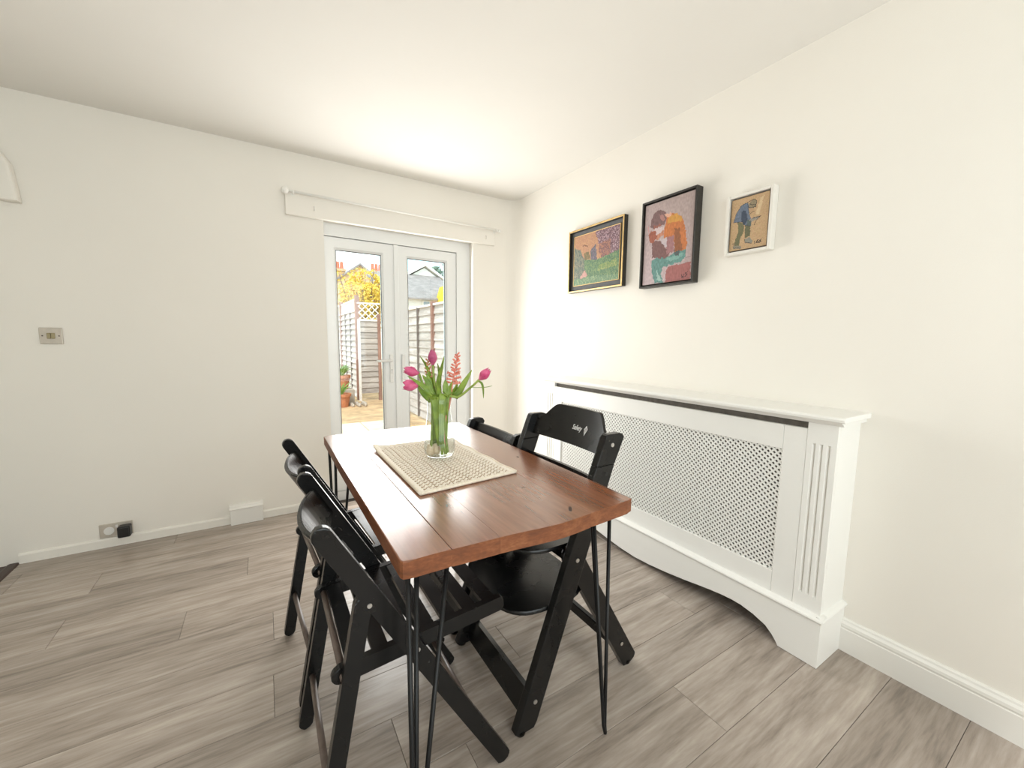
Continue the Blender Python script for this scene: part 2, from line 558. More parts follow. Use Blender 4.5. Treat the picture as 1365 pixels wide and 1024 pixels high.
box(bm, RW[0], RW[1], YR - 0.12, YR, RW[3], ZC + 0.05)
struct(obj('wall_rear', bm, 'wall'), 'cream wall behind the viewer, with an opening added for the fill light', 'wall')
bm = B(); box(bm, XL - 0.1, XW + 0.12, YR - 0.12, YB + WT, ZC, ZC + 0.08)
struct(obj('ceiling', bm, 'ceiling'), 'smooth off-white ceiling', 'ceiling')
# small bulkhead at the far left
bm = B()
prism(bm, [(XL, 2.10), (-1.05, 2.098), (-1.008, 2.026), (-0.990, 1.850), (XL, 1.858)], 'y', YB - 0.055, YB, 0.012)
struct(obj('trim_1', bm, 'wall'), 'boxed plaster bulkhead at the left edge of the door wall', 'bulkhead')

# skirtings
def skirt_prof(h, t):
    return [(0, 0), (t, 0), (t, h * 0.70), (t * 0.90, h * 0.72), (t * 0.90, h * 0.75), (t * 1.0, h * 0.78), (t * 0.95, h * 0.86), (t * 0.62, h * 0.92), (t * 0.55, h * 0.97), (t * 0.3, h), (0, h)]
bm = B()
prism(bm, [(XW - a, z) for a, z in skirt_prof(0.130, 0.020)], 'y', YR, 0.585)
struct(obj('baseboard_right', bm, 'gloss_white'), 'moulded white skirting board along the right wall', 'skirting')
bm = B()
for xa, xb in ((-1.15, -0.232), (-0.055, OX0), (OX1, 1.80)):
    prism(bm, [(YB - a, z) for a, z in [(0, 0), (0.012, 0), (0.012, 0.044), (0.008, 0.052), (0, 0.054)]], 'x', xa, xb)
struct(obj('baseboard_back', bm, 'skirting_cream'), 'low painted skirting along the foot of the door wall', 'skirting')

# ------------------------------------------------------------------ garden doors
bm = B()
FY0, FY1 = 3.135, 3.205
for a in ((OX0 - 0.10, OX0 - 0.006, FY0, FY1, 0.06, 1.915), (1.385, OX1, FY0, FY1, 0.06, 1.915)):
    box(bm, *a)
box(bm, OX0 - 0.10, OX1, FY0, FY1, 1.915, OZ)
box(bm, OX0 - 0.10, OX1, FY0, FY1, -0.02, 0.06)
wf = struct(obj('door_1', bm, 'upvc'), 'white plastic-framed glazed garden double doors', 'door')
def leaf(x0, x1, g0, g1, handle):
    y0, y1 = 3.145, 3.195
    z0, z1, gz0, gz1 = 0.065, 1.910, 0.24, 1.828
    b_ = B()
    # four mitred rails with a sloped glazing bead
    def rail(o4, i4):
        vs = []
        for (x, z) in o4:
            vs.append((b_.verts.new((x, y0, z)), b_.verts.new((x, y1, z))))
        vi = []
        for (x, z) in i4:
            vi.append((b_.verts.new((x, y0 + 0.004, z)), b_.verts.new((x, y1, z))))
        return vs, vi
    o4 = [(x0, z0), (x1, z0), (x1, z1), (x0, z1)]
    i4 = [(g0, gz0), (g1, gz0), (g1, gz1), (g0, gz1)]
    bd = 0.014
    m4 = [(g0 - bd, gz0 - bd), (g1 + bd, gz0 - bd), (g1 + bd, gz1 + bd), (g0 - bd, gz1 + bd)]
    ro = [b_.verts.new((x, y0, z)) for x, z in o4]
    rm = [b_.verts.new((x, y0, z)) for x, z in m4]
    ri = [b_.verts.new((x, y0 + 0.016, z)) for x, z in i4]
    rb = [b_.verts.new((x, y1, z)) for x, z in i4]
    rob = [b_.verts.new((x, y1, z)) for x, z in o4]
    for k in range(4):
        j = (k + 1) % 4
        b_.faces.new([ro[k], ro[j], rm[j], rm[k]])
        b_.faces.new([rm[k], rm[j], ri[j], ri[k]])
        b_.faces.new([ri[k], ri[j], rb[j], rb[k]])
        b_.faces.new([rb[k], rb[j], rob[j], rob[k]])
        b_.faces.new([rob[k], rob[j], ro[j], ro[k]])
    lf = obj('door_leaf', b_, 'upvc', wf)
    b_ = B()
    e = 0.0035
    for (a0, a1, c0, c1) in ((g0 - 0.001, g0 + e, gz0, gz1), (g1 - e, g1 + 0.001, gz0, gz1), (g0, g1, gz0 - 0.001, gz0 + e), (g0, g1, gz1 - e, gz1 + 0.001)):
        box(b_, a0, a1, y0 + 0.017, y0 + 0.021, c0, c1)
    obj('seal', b_, 'black_seal', lf)
    b_ = B(); box(b_, g0 - 0.004, g1 + 0.004, y0 + 0.022, y0 + 0.026, gz0 - 0.004, gz1 + 0.004)
    obj('pane', b_, 'pane', lf)
    return lf
lfL = leaf(OX0 - 0.004, 0.884, 0.465, 0.779, True)
lfR = leaf(0.888, 1.383, 0.981, 1.291, False)
bm = B(); box(bm, 0.868, 0.905, 3.135, 3.1445, 0.065, 1.912, 0.003)
obj('meeting_strip', bm, 'upvc', wf)
def door_handle(x, parent):
    b_ = B(); box(b_, x - 0.014, x + 0.014, 3.132, 3.1445, 0.865, 1.085, 0.005, 2)
    bp_ = obj('handle_plate', b_, 'white_plastic', parent)
    b_ = B()
    tube(b_, [(x, 3.134, 1.035), (x, 3.120, 1.035)], 0.009)
    pts = catmull([(x, 3.120, 1.035), (x - 0.03, 3.117, 1.037), (x - 0.08, 3.118, 1.035), (x - 0.118, 3.120, 1.033)], 4)
    tube(b_, pts, [0.0095] * (len(pts) - 1) + [0.006])
    obj('lever', b_, 'white_plastic', bp_, smooth=True)
    b_ = B()
    tube(b_, [(x, 3.1335, 0.965), (x, 3.1305, 0.965)], 0.007, 14)
    box(b_, x - 0.0035, x + 0.0035, 3.1305, 3.1335, 0.935, 0.962, 0.001)
    obj('keyhole', b_, 'chrome', bp_)
door_handle(0.838, lfL)
b_ = B(); box(b_, 0.918, 0.946, 3.132, 3.1445, 0.865, 1.085, 0.005, 2)
obj('handle_plate', b_, 'white_plastic', lfR)

# pelmet board and curtain pole
bm = B(); box(bm, 0.157, 1.695, YB - 0.022, YB, 1.992, 2.134, 0.004)
tag(obj('pelmet_board', bm, 'wall', loc=(0.93, YB, 1.992)), 'painted wooden batten board fixed above the garden doors', 'board')
t = thing('curtain_pole', 'thin white curtain pole with a ball finial above the doors', 'curtain pole', (0.93, YB, 2.10))
bm = B(); tube(bm, [(0.175, YB - 0.055, 2.128), (1.715, YB - 0.055, 2.108)], 0.0075, 12)
obj('pole', bm, 'gloss_white', t, smooth=True)
bm = B(); bmesh.ops.create_uvsphere(bm, u_segments=20, v_segments=12, radius=0.022, matrix=Matrix.Translation((0.158, YB - 0.055, 2.130)))
obj('finial', bm, 'gloss_white', t, smooth=True)
bm = B(); bmesh.ops.create_uvsphere(bm, u_segments=16, v_segments=10, radius=0.012, matrix=Matrix.Translation((1.718, YB - 0.055, 2.108)))
obj('end_cap', bm, 'gloss_white', t, smooth=True)
for x, z in ((0.205, 2.127), (1.690, 2.108)):
    bm = B()
    tube(bm, [(x, YB - 0.020, z), (x, YB - 0.055, z)], 0.006, 10)
    tube(bm, [(x - 0.004, YB - 0.055, z), (x + 0.004, YB - 0.055, z)], 0.0115, 14)
    tube(bm, [(x, YB - 0.0225, z), (x, YB - 0.019, z)], 0.016, 14)
    obj('bracket', bm, 'gloss_white', t)
for x, z in ((0.325, 2.055), (1.605, 2.050)):
    bm = B(); tube(bm, catmull([(x, YB - 0.021, z + 0.01), (x, YB - 0.035, z + 0.006), (x, YB - 0.035, z - 0.012), (x, YB - 0.026, z - 0.016)], 4), 0.0022, 6)
    tag(obj('wall_hook', bm, 'chrome', loc=(x, YB - 0.022, z)), 'small metal hook at the %s end of the batten board' % ('left' if x < 1 else 'right'), 'hook', 'hooks on the batten board')

# light switch
t = thing('light_switch', 'square metal light switch plate on the cream wall', 'light switch', (-0.944, YB, 1.197))
bm = B(); box(bm, -0.987, -0.901, YB - 0.009, YB, 1.154, 1.240, 0.004, 2)
obj('plate', bm, 'switch_metal', t)
for i in range(2):
    bm = B(); box(bm, -0.958 + i * 0.0155, -0.9435 + i * 0.0155, YB - 0.014, YB - 0.0085, 1.182, 1.212, 0.0015)
    obj('rocker', bm, plain('brass_rocker', (0.34, 0.29, 0.17), 0.4, metal=0.4) if i == 0 else bpy.data.materials['brass_rocker'], t)
for dx in (-0.0302, 0.0302):
    bm = B(); tube(bm, [(-0.944 + dx, YB - 0.0088, 1.197), (-0.944 + dx, YB - 0.0102, 1.197)], 0.0035, 12)
    obj('screw', bm, 'dowel', t)

# double socket and plug adaptor
t = thing('wall_socket', 'metal double wall socket just above the low skirting', 'socket', (-0.770, YB, 0.055))
bm = B(); box(bm, -0.841, -0.699, YB - 0.008, YB, 0.056, 0.136, 0.003, 2)
obj('plate', bm, 'switch_metal', t)
bm = B(); tube(bm, [(-0.800, YB - 0.0075, 0.095), (-0.800, YB - 0.012, 0.095)], 0.022, 24)
obj('safety_cover', bm, 'white_plastic', t)
bm = B(); box(bm, -0.772, -0.762, YB - 0.011, YB - 0.0075, 0.108, 0.124, 0.001)
obj('rocker', bm, 'white_plastic', t)
t = thing('plug_adaptor', 'black plug adaptor pushed into the wall socket', 'plug', (-0.725, YB - 0.008, 0.07))
bm = B(); box(bm, -0.757, -0.701, YB - 0.058, YB - 0.0085, 0.057, 0.122, 0.008, 3)
obj('body', bm, 'black_plastic', t)
bm = B(); box(bm, -0.752, -0.706, YB - 0.061, YB - 0.057, 0.063, 0.116, 0.003, 2)
obj('cap', bm, 'black_plastic', t)

# boxed skirting cover
t = thing('skirting_box', 'white moulded skirting box standing proud of the door wall', 'boxing', (-0.143, YB, 0))
bm = B(); box(bm, -0.232, -0.055, YB - 0.045, YB, 0.001, 0.100, 0.002)
obj('face_board', bm, 'gloss_white', t)
bm = B(); prism(bm, [(YB, 0.100), (YB - 0.047, 0.100), (YB - 0.049, 0.106), (YB - 0.044, 0.112), (YB - 0.036, 0.116), (YB - 0.032, 0.124), (YB - 0.026, 0.128), (YB, 0.128)], 'x', -0.235, -0.052)
obj('top_moulding', bm, 'gloss_white', t)

# ------------------------------------------------------------------ radiator cover
RC = thing('radiator_cover', 'long white radiator cover with diamond lattice grille and fluted pilasters', 'radiator cover', (1.80, 1.435, 0))
R0, R1 = 0.575, 2.295          # near and far ends
CY_ = (R0 + R1) / 2
XF = 1.708                     # face of pilasters and frame
def mir(y):
    return 2 * CY_ - y
bm = B()
prism(bm, [(XW, 0.930), (1.676, 0.930), (1.669, 0.934), (1.668, 0.942), (1.672, 0.948), (1.678, 0.950), (XW, 0.950)], 'y', R0 - 0.028, R1 + 0.028, 0.003)
obj('top_shelf', bm, 'cover_white', RC)
bm = B()
prism(bm, [(XW, 0.914), (XF - 0.002, 0.914), (XF - 0.008, 0.917), (XF - 0.012, 0.922), (XF - 0.022, 0.926), (XF - 0.026, 0.930), (XW, 0.930)], 'y', R0 - 0.016, R1 + 0.016)
obj('cornice_moulding', bm, 'cover_white', RC)
for s in (0, 1):
    a, b_ = (R0, R0 + 0.018) if s == 0 else (R1 - 0.018, R1)
    bm = B(); box(bm, XF + 0.019, XW, a, b_, 0.190, 0.914, 0.001)
    obj('side_panel', bm, 'cover_white', RC)
# pilasters with three sunk flutes
def pilaster(y0, y1):
    b_ = B()
    z0, z1, f0, f1 = 0.190, 0.914, 0.258, 0.838
    w = y1 - y0
    fw, gap = 0.0125, 0.0105
    fl = []
    start = (y0 + y1) / 2 - (3 * fw + 2 * gap) / 2
    for k in range(3):
        fl.append((start + k * (fw + gap), start + k * (fw + gap) + fw))
    # face made of upright strips, with sunk flutes between them
    ys = [y0] + [v for f in fl for v in f] + [y1]
    for k in range(0, len(ys), 2):
        box(b_, XF, XF + 0.018, ys[k], ys[k + 1], z0, z1)
    for fa, fb in fl:
        box(b_, XF, XF + 0.018, fa, fb, z0, f0)
        box(b_, XF, XF + 0.018, fa, fb, f1, z1)
        m_ = (fa + fb) / 2
        b_.verts.ensure_lookup_table()
        # V-shaped floor of the flute
        v = [b_.verts.new(c) for c in ((XF + 0.001, fa, f0), (XF + 0.008, m_, f0 + 0.006), (XF + 0.001, fb, f0), (XF + 0.001, fb, f1), (XF + 0.008, m_, f1 - 0.006), (XF + 0.001, fa, f1))]
        b_.faces.new([v[0], v[1], v[4], v[5]])
        b_.faces.new([v[1], v[2], v[3], v[4]])
        b_.faces.new([v[0], v[2], v[1]])
        b_.faces.new([v[3], v[5], v[4]])
    return obj('pilaster', b_, 'cover_white', RC)
pilaster(R0, 0.668)
pilaster(mir(0.668), R1)
for y0, y1 in ((0.6695, 0.7475), (mir(0.7475), mir(0.6695))):
    bm = B(); box(bm, XF + 0.001, XF + 0.018, y0, y1, 0.190, 0.888, 0.0008)
    obj('stile', bm, 'cover_white', RC)
GY0, GY1, GZ0, GZ1 = 0.7485, mir(0.7485), 0.288, 0.792
bm = B(); box(bm, XF + 0.001, XF + 0.018, GY0, GY1, GZ1, 0.888, 0.0008)
obj('top_rail', bm, 'cover_white', RC)
bm = B(); box(bm, XF + 0.001, XF + 0.018, GY0, GY1, 0.190, GZ0, 0.0008)
obj('bottom_rail', bm, 'cover_white', RC)
bm = B(); box(bm, XW - 0.012, XW - 0.002, R0 + 0.019, R1 - 0.019, 0.02, 0.912)
obj('cavity_shade_board', bm, plain('cavity_shade_brown', (0.24, 0.21, 0.185), 0.9, var=0.1), RC)  # dark board added to deepen the shade seen through the grille
bm = B(); box(bm, XF + 0.0185, XF + 0.026, 0.6685, mir(0.6685), 0.880, 0.9138)
obj('slot_strip', bm, plain('grey_brown_strip', (0.115, 0.10, 0.085), 0.8, var=0.2, vscale=40), RC)  # grey-brown strip closing the slot from behind
# diagonal lattice grille
bm = B()
P_, BWD = 0.0222, 0.0074
gy0, gy1, gz0, gz1 = GY0 - 0.004, GY1 + 0.004, GZ0 - 0.004, GZ1 + 0.004
def clip_diag(c, sgn):
    # line z = sgn*y + c inside the rectangle
    pts = []
    ya, yb = gy0, gy1
    if sgn > 0:
        lo, hi = max(gy0, gz0 - c), min(gy1, gz1 - c)
    else:
        lo, hi = max(gy0, c - gz1), min(gy1, c - gz0)
    return (lo, hi) if hi - lo > 0.004 else None
for sgn in (1, -1):
    c = (gz0 - gy1) if sgn > 0 else (gz0 + gy0)
    cmax = (gz1 - gy0) if sgn > 0 else (gz1 + gy1)
    off = 0.0 if sgn > 0 else 0.0012
    while c < cmax:
        r = clip_diag(c, sgn)
        if r:
            h_ = BWD / math.sqrt(2)
            for xx in (XF + 0.008 + off,):
                (ya, yb) = r
                za, zb = sgn * ya + c, sgn * yb + c
                q = [(ya, za - h_), (yb, zb - h_), (yb, zb + h_), (ya, za + h_)]
                v0 = [bm.verts.new((xx, y, z)) for y, z in q]
                v1 = [bm.verts.new((xx + 0.003, y, z)) for y, z in q]
                bm.faces.new(v0); bm.faces.new(v1[::-1])
                for k in range(4):
                    bm.faces.new([v0[k], v0[(k + 1) % 4], v1[(k + 1) % 4], v1[k]])
        c += P_
obj('lattice_grille', bm, 'cover_white', RC, kind='stuff')
# plinth with shaped apron and bracket feet
half = [(R0 - 0.010, 0.002), (0.698, 0.002), (0.706, 0.016), (0.722, 0.036), (0.748, 0.058), (0.797, 0.076), (0.850, 0.086), (0.890, 0.087), (0.940, 0.083), (0.989, 0.076), (1.05, 0.066), (1.115, 0.054), (1.22, 0.038), (1.334, 0.025), (CY_, 0.020)]
outl = half + [(mir(y), z) for y, z in half[-2::-1]]
outl += [(R1 + 0.010, 0.180), (R0 - 0.010, 0.180)]
bm = B(); prism(bm, outl, 'x', 1.690, 1.708)
obj('apron', bm, 'cover_white', RC)
for a, b_ in ((R0 - 0.010, R0 + 0.008), (R1 - 0.008, R1 + 0.010)):
    bm = B(); box(bm, 1.708, XW - 0.001, a, b_, 0.002, 0.180)
    obj('plinth_side', bm, 'cover_white', RC)
bm = B()
def mould(pts_at, lo, hi, axis):
    prism(bm, pts_at, axis, lo, hi)
prism(bm, [(1.725, 0.178), (1.688, 0.178), (1.684, 0.181), (1.682, 0.186), (1.684, 0.191), (1.690, 0.195), (1.706, 0.200), (1.725, 0.200)], 'y', R0 - 0.016, R1 + 0.016)
obj('plinth_moulding', bm, 'cover_white', RC)
for s in (0, 1):
    bm = B()
    pr = [(R0 + 0.006, 0.178), (R0 - 0.012, 0.178), (R0 - 0.016, 0.181), (R0 - 0.018, 0.186), (R0 - 0.016, 0.191), (R0 - 0.010, 0.195), (R0 + 0.002, 0.200), (R0 + 0.006, 0.200)]
    if s:
        pr = [(mir(y), z) for y, z in pr]
    prism(bm, pr, 'x', 1.690, XW - 0.001)
    obj('plinth_moulding', bm, 'cover_white', RC)

# ------------------------------------------------------------------ pictures
def inv_bilinear(x, y, q):
    tl, tr, bl, br = q
    u = v = 0.5
    for _ in range(12):
        px = (1 - u) * (1 - v) * tl[0] + u * (1 - v) * tr[0] + (1 - u) * v * bl[0] + u * v * br[0]
        py = (1 - u) * (1 - v) * tl[1] + u * (1 - v) * tr[1] + (1 - u) * v * bl[1] + u * v * br[1]
        dxu = (1 - v) * (tr[0] - tl[0]) + v * (br[0] - bl[0])
        dyu = (1 - v) * (tr[1] - tl[1]) + v * (br[1] - bl[1])
        dxv = (1 - u) * (bl[0] - tl[0]) + u * (br[0] - tr[0])
        dyv = (1 - u) * (bl[1] - tl[1]) + u * (br[1] - tr[1])
        det = dxu * dyv - dxv * dyu
        ex, ey = x - px, y - py
        u += (ex * dyv - ey * dxv) / det
        v += (-ex * dyu + ey * dxu) / det
    return u, v

def inside(x, y, poly):
    c = False
    n = len(poly)
    for i in range(n):
        x0, y0 = poly[i]
        x1, y1 = poly[i - 1]
        if (y0 > y) != (y1 > y) and x < (x1 - x0) * (y - y0) / (y1 - y0) + x0:
            c = not c
    return c

def near_seg(x, y, a, b, w, asp):
    ax, ay, bx, by = a[0], a[1] * asp, b[0], b[1] * asp
    y = y * asp
    dx, dy = bx - ax, by - ay
    t = max(0, min(1, ((x - ax) * dx + (y - ay) * dy) / (dx * dx + dy * dy + 1e-12)))
    return math.hypot(x - ax - t * dx, y - ay - t * dy) < w

def canvas(parent, x, ya, yb, z0, z1, nx, ny, quad, bg, layers, strokes, depth=0.012, jitter=0.02):
    """a painted canvas on the right wall: ya is its left edge (far), yb its right edge (near)"""
    W_, H_ = ya - yb, z1 - z0
    asp = H_ / W_
    polys = [([inv_bilinear(px, py, quad) for px, py in pts], col, var) for pts, col, var in layers]
    segs = [([inv_bilinear(px, py, quad) for px, py in pts], col, w) for pts, col, w in strokes]
    verts, faces, cols = [], [], []
    for j in range(ny + 1):
        for i in range(nx + 1):
            verts.append((x, ya - W_ * i / nx, z1 - H_ * j / ny))
    for j in range(ny):
        for i in range(nx):
            a = j * (nx + 1) + i
            faces.append((a, a + nx + 1, a + nx + 2, a + 1))
            u, v = (i + 0.5) / nx, (j + 0.5) / ny
            n1 = noise.noise(Vector((u * 26, v * 26 * asp, parent.location.y * 7)))
            n2 = noise.noise(Vector((u * 26 + 40, v * 26 * asp, 3.3)))
            n3 = noise.noise(Vector((u * 60, v * 18 * asp + 9, 5.1)))
            uu, vv = u + n1 * jitter, v + n2 * jitter
            c, var = bg(u, v)
            for pts, col, vr in polys:
                if inside(uu, vv, pts):
                    c, var = col, vr
            for pts, col, w in segs:
                if any(near_seg(u + n1 * jitter * .4, v + n2 * jitter * .4, pts[k], pts[k + 1], w, asp) for k in range(len(pts) - 1)):
                    c, var = col, 0.05
            g = 1.0 + (n3 * 0.8 + n1 * 0.4) * var
            if isinstance(c[0], tuple):      # dabs of several colours
                k = (n3 * 1.3 + noise.noise(Vector((u * 45, v * 45 * asp, 8.8))) * 1.2 + 0.5)
                c = c[max(0, min(len(c) - 1, int(k * len(c))))]
            lin = srgb(*[max(0, min(255, (0.88 * q + 0.12 * (sum(c) / 3)) * g * 0.92)) for q in c])
            cols.append((*lin, 1.0))
    # sides and back
    base = len(verts)
    verts += [(x + depth, ya, z1), (x + depth, yb, z1), (x + depth, yb, z0), (x + depth, ya, z0)]
    c00, c10, c11, c01 = 0, nx, ny * (nx + 1) + nx, ny * (nx + 1)
    top = list(range(c00, c10 + 1)); right = [j * (nx + 1) + nx for j in range(ny + 1)]
    bot = list(range(c01, c11 + 1)); left = [j * (nx + 1) for j in range(ny + 1)]
    for f in ((*top, base + 1, base), (*right, base + 2, base + 1), (*bot[::-1], base + 3, base + 2), (*left[::-1], base, base + 3), (base, base + 1, base + 2, base + 3)):
        faces.append(tuple(f)); cols.append((0.3, 0.26, 0.22, 1))
    org = root_org(parent)
    me = bpy.data.meshes.new('canvas')
    me.from_pydata([tuple(Vector(v) - org) for v in verts], [], faces)
    ca = me.color_attributes.new('Col', 'FLOAT_COLOR', 'CORNER')
    k = 0
    for p, c in zip(me.polygons, cols):
        for _ in range(p.loop_total):
            ca.data[k].color = c
            k += 1
    me.materials.append(MAT['paint'])
    o = bpy.data.objects.new('canvas', me)
    COL.objects.link(o)
    o.parent = parent
    return o

def frame_bars(parent, name, mat, xf, xb, ya, yb, z0, z1, w, bev=0.0012):
    """four mitre-like bars of a picture frame"""
    for a in ((ya - w, ya, z0, z1), (yb, yb + w, z0, z1), (yb + w, ya - w, z1 - w, z1), (yb + w, ya - w, z0, z0 + w)):
        b_ = B(); box(b_, xf, xb, a[0], a[1], a[2], a[3], bev)
        obj(name, b_, mat, parent)

# garden landscape in black-and-gilt frame
t = thing('framed_painting', 'garden landscape painting in a black frame with gilt edge', 'painting', (XW, 2.03, 1.541), 'paintings above the radiator cover')
ya, yb, z0, z1 = 2.285, 1.773, 1.541, 1.963
frame_bars(t, 'frame_bar', 'frame_black', 1.872, XW - 0.001, ya, yb, z0, z1, 0.012)
frame_bars(t, 'gilt_edge', 'gold', 1.868, 1.8725, ya, yb, z0, z1, 0.010)
bm = B(); box(bm, 1.893, 1.900, yb + 0.012, ya - 0.012, z0 + 0.012, z1 - 0.012)
obj('mount', bm, 'frame_grey', t)
frame_bars(t, 'gilt_slip', 'gold', 1.884, 1.893, ya - 0.040, yb + 0.040, z0 + 0.044, z1 - 0.040, 0.004)
Q1 = ((118, 320), (668, 165), (118, 885), (645, 800))
def bg1(u, v):
    return ((206, 150, 108), (214, 162, 118), (196, 140, 110)), 0.06
L1 = [([(380, 245), (690, 140), (680, 480), (560, 560), (500, 545), (440, 420)], ((120, 88, 100), (150, 110, 118), (178, 140, 150), (196, 168, 178), (110, 76, 88)), 0.1),
      ([(440, 380), (560, 330), (560, 500), (470, 560), (420, 470)], ((188, 128, 104), (128, 90, 92), (150, 104, 100)), 0.1),
      ([(110, 440), (200, 465), (240, 560), (330, 590), (300, 760), (110, 870)], ((112, 128, 116), (132, 142, 122), (96, 106, 100), (150, 146, 124)), 0.1),
      ([(245, 500), (300, 470), (330, 560), (260, 575)], ((128, 116, 80), (150, 126, 80)), 0.1),
      ([(330, 470), (390, 380), (410, 575), (330, 590)], ((110, 98, 116), (140, 124, 140), (96, 104, 110)), 0.1),
      ([(250, 575), (400, 570), (560, 500), (680, 440), (680, 820), (100, 900), (110, 840), (260, 760)], ((96, 136, 98), (112, 150, 106), (84, 120, 92), (130, 158, 104)), 0.1),
      ([(420, 640), (620, 560), (640, 640), (420, 700)], ((140, 164, 92), (104, 146, 92), (160, 170, 100)), 0.1),
      ([(200, 780), (262, 695), (290, 750), (280, 790), (205, 805)], ((222, 168, 154), (206, 150, 140)), 0.05),
      ([(100, 815), (350, 765), (640, 740), (640, 815), (100, 900)], ((120, 156, 118), (100, 140, 104), (150, 172, 128)), 0.06)]
S1 = [([(230, 415), (250, 400), (290, 415)], (130, 88, 70), 0.008)]
canvas(t, 1.886, ya - 0.044, yb + 0.044, z0 + 0.048, z1 - 0.044, 96, 76, Q1, bg1, L1, S1, 0.008)

# seated figure in orange shirt, black frame
t = thing('framed_painting', 'painting of a bowed seated figure in an orange shirt, black frame', 'painting', (XW, 1.46, 1.507), 'paintings above the radiator cover')
ya, yb, z0, z1 = 1.627, 1.287, 1.507, 1.977
frame_bars(t, 'frame_bar', 'frame_black', 1.855, XW - 0.001, ya, yb, z0, z1, 0.010, 0.002)
bm = B(); box(bm, 1.895, 1.901, yb + 0.010, ya - 0.010, z0 + 0.010, z1 - 0.010)
obj('backing', bm, 'frame_wine', t)
Q2 = ((65, 260), (500, 125), (50, 925), (475, 880))
def bg2(u, v):
    a, b_ = (186, 164, 160), (206, 182, 186)
    k = min(1, max(0, 0.75 * v + 0.5 * (1 - u) - 0.25))
    return tuple(a[i] * (1 - k) + b_[i] * k for i in range(3)), 0.12
L2 = [([(130, 720), (180, 690), (290, 680), (360, 630), (430, 620), (432, 690), (390, 730), (290, 758), (235, 775), (225, 830), (248, 910), (165, 905), (140, 830)], (98, 150, 142), 0.22),
      ([(180, 790), (200, 830), (228, 880), (222, 905), (188, 870)], (158, 194, 184), 0.1),
      ([(260, 700), (380, 660), (420, 650), (400, 690), (300, 725)], (128, 178, 168), 0.15),
      ([(330, 625), (385, 635), (370, 680), (335, 660)], (84, 96, 98), 0.1),
      ([(268, 795), (300, 765), (472, 732), (472, 890), (262, 910)], (176, 102, 98), 0.16),
      ([(130, 560), (210, 545), (260, 610), (300, 650), (280, 692), (138, 692)], (130, 88, 86), 0.18),
      ([(265, 350), (320, 318), (380, 333), (410, 380), (427, 470), (442, 580), (432, 622), (338, 642), (330, 525), (240, 522), (245, 440)], (214, 122, 62), 0.14),
      ([(285, 340), (350, 318), (392, 345), (402, 385), (335, 385), (268, 405)], (224, 158, 66), 0.12),
      ([(335, 445), (380, 438), (392, 560), (402, 632), (335, 636)], (160, 94, 56), 0.14),
      ([(268, 515), (330, 503), (330, 642), (268, 662)], (172, 118, 120), 0.14),
      ([(208, 530), (270, 520), (268, 600), (238, 590)], (206, 190, 196), 0.06),
      ([(150, 440), (210, 440), (240, 418), (242, 452), (190, 502), (165, 512)], (220, 196, 196), 0.08),
      ([(165, 520), (236, 456), (242, 492), (175, 548)], (206, 134, 104), 0.12),
      ([(98, 510), (122, 458), (160, 464), (178, 510), (150, 562), (114, 562)], (172, 92, 70), 0.18),
      ([(150, 310), (200, 288), (252, 300), (268, 360), (240, 412), (200, 422), (170, 442), (135, 442), (113, 425), (125, 370)], (132, 98, 98), 0.18),
      ([(195, 325), (236, 328), (250, 372), (212, 376)], (186, 130, 124), 0.12),
      ([(245, 328), (302, 313), (306, 336), (265, 352)], (238, 176, 148), 0.06),
      ([(140, 425), (210, 405), (215, 425), (150, 448)], (164, 98, 84), 0.12)]
S2 = [([(400, 838), (404, 868)], (84, 48, 52), 0.007), ([(404, 850), (416, 866), (420, 834)], (84, 48, 52), 0.006), ([(448, 818), (430, 826), (446, 842), (430, 858)], (84, 48, 52), 0.007), ([(430, 692), (474, 690)], (150, 130, 130), 0.005), ([(92, 430), (104, 490)], (214, 150, 150), 0.008)]
canvas(t, 1.866, ya - 0.017, yb + 0.017, z0 + 0.017, z1 - 0.017, 92, 130, Q2, bg2, L2, S2, 0.029)

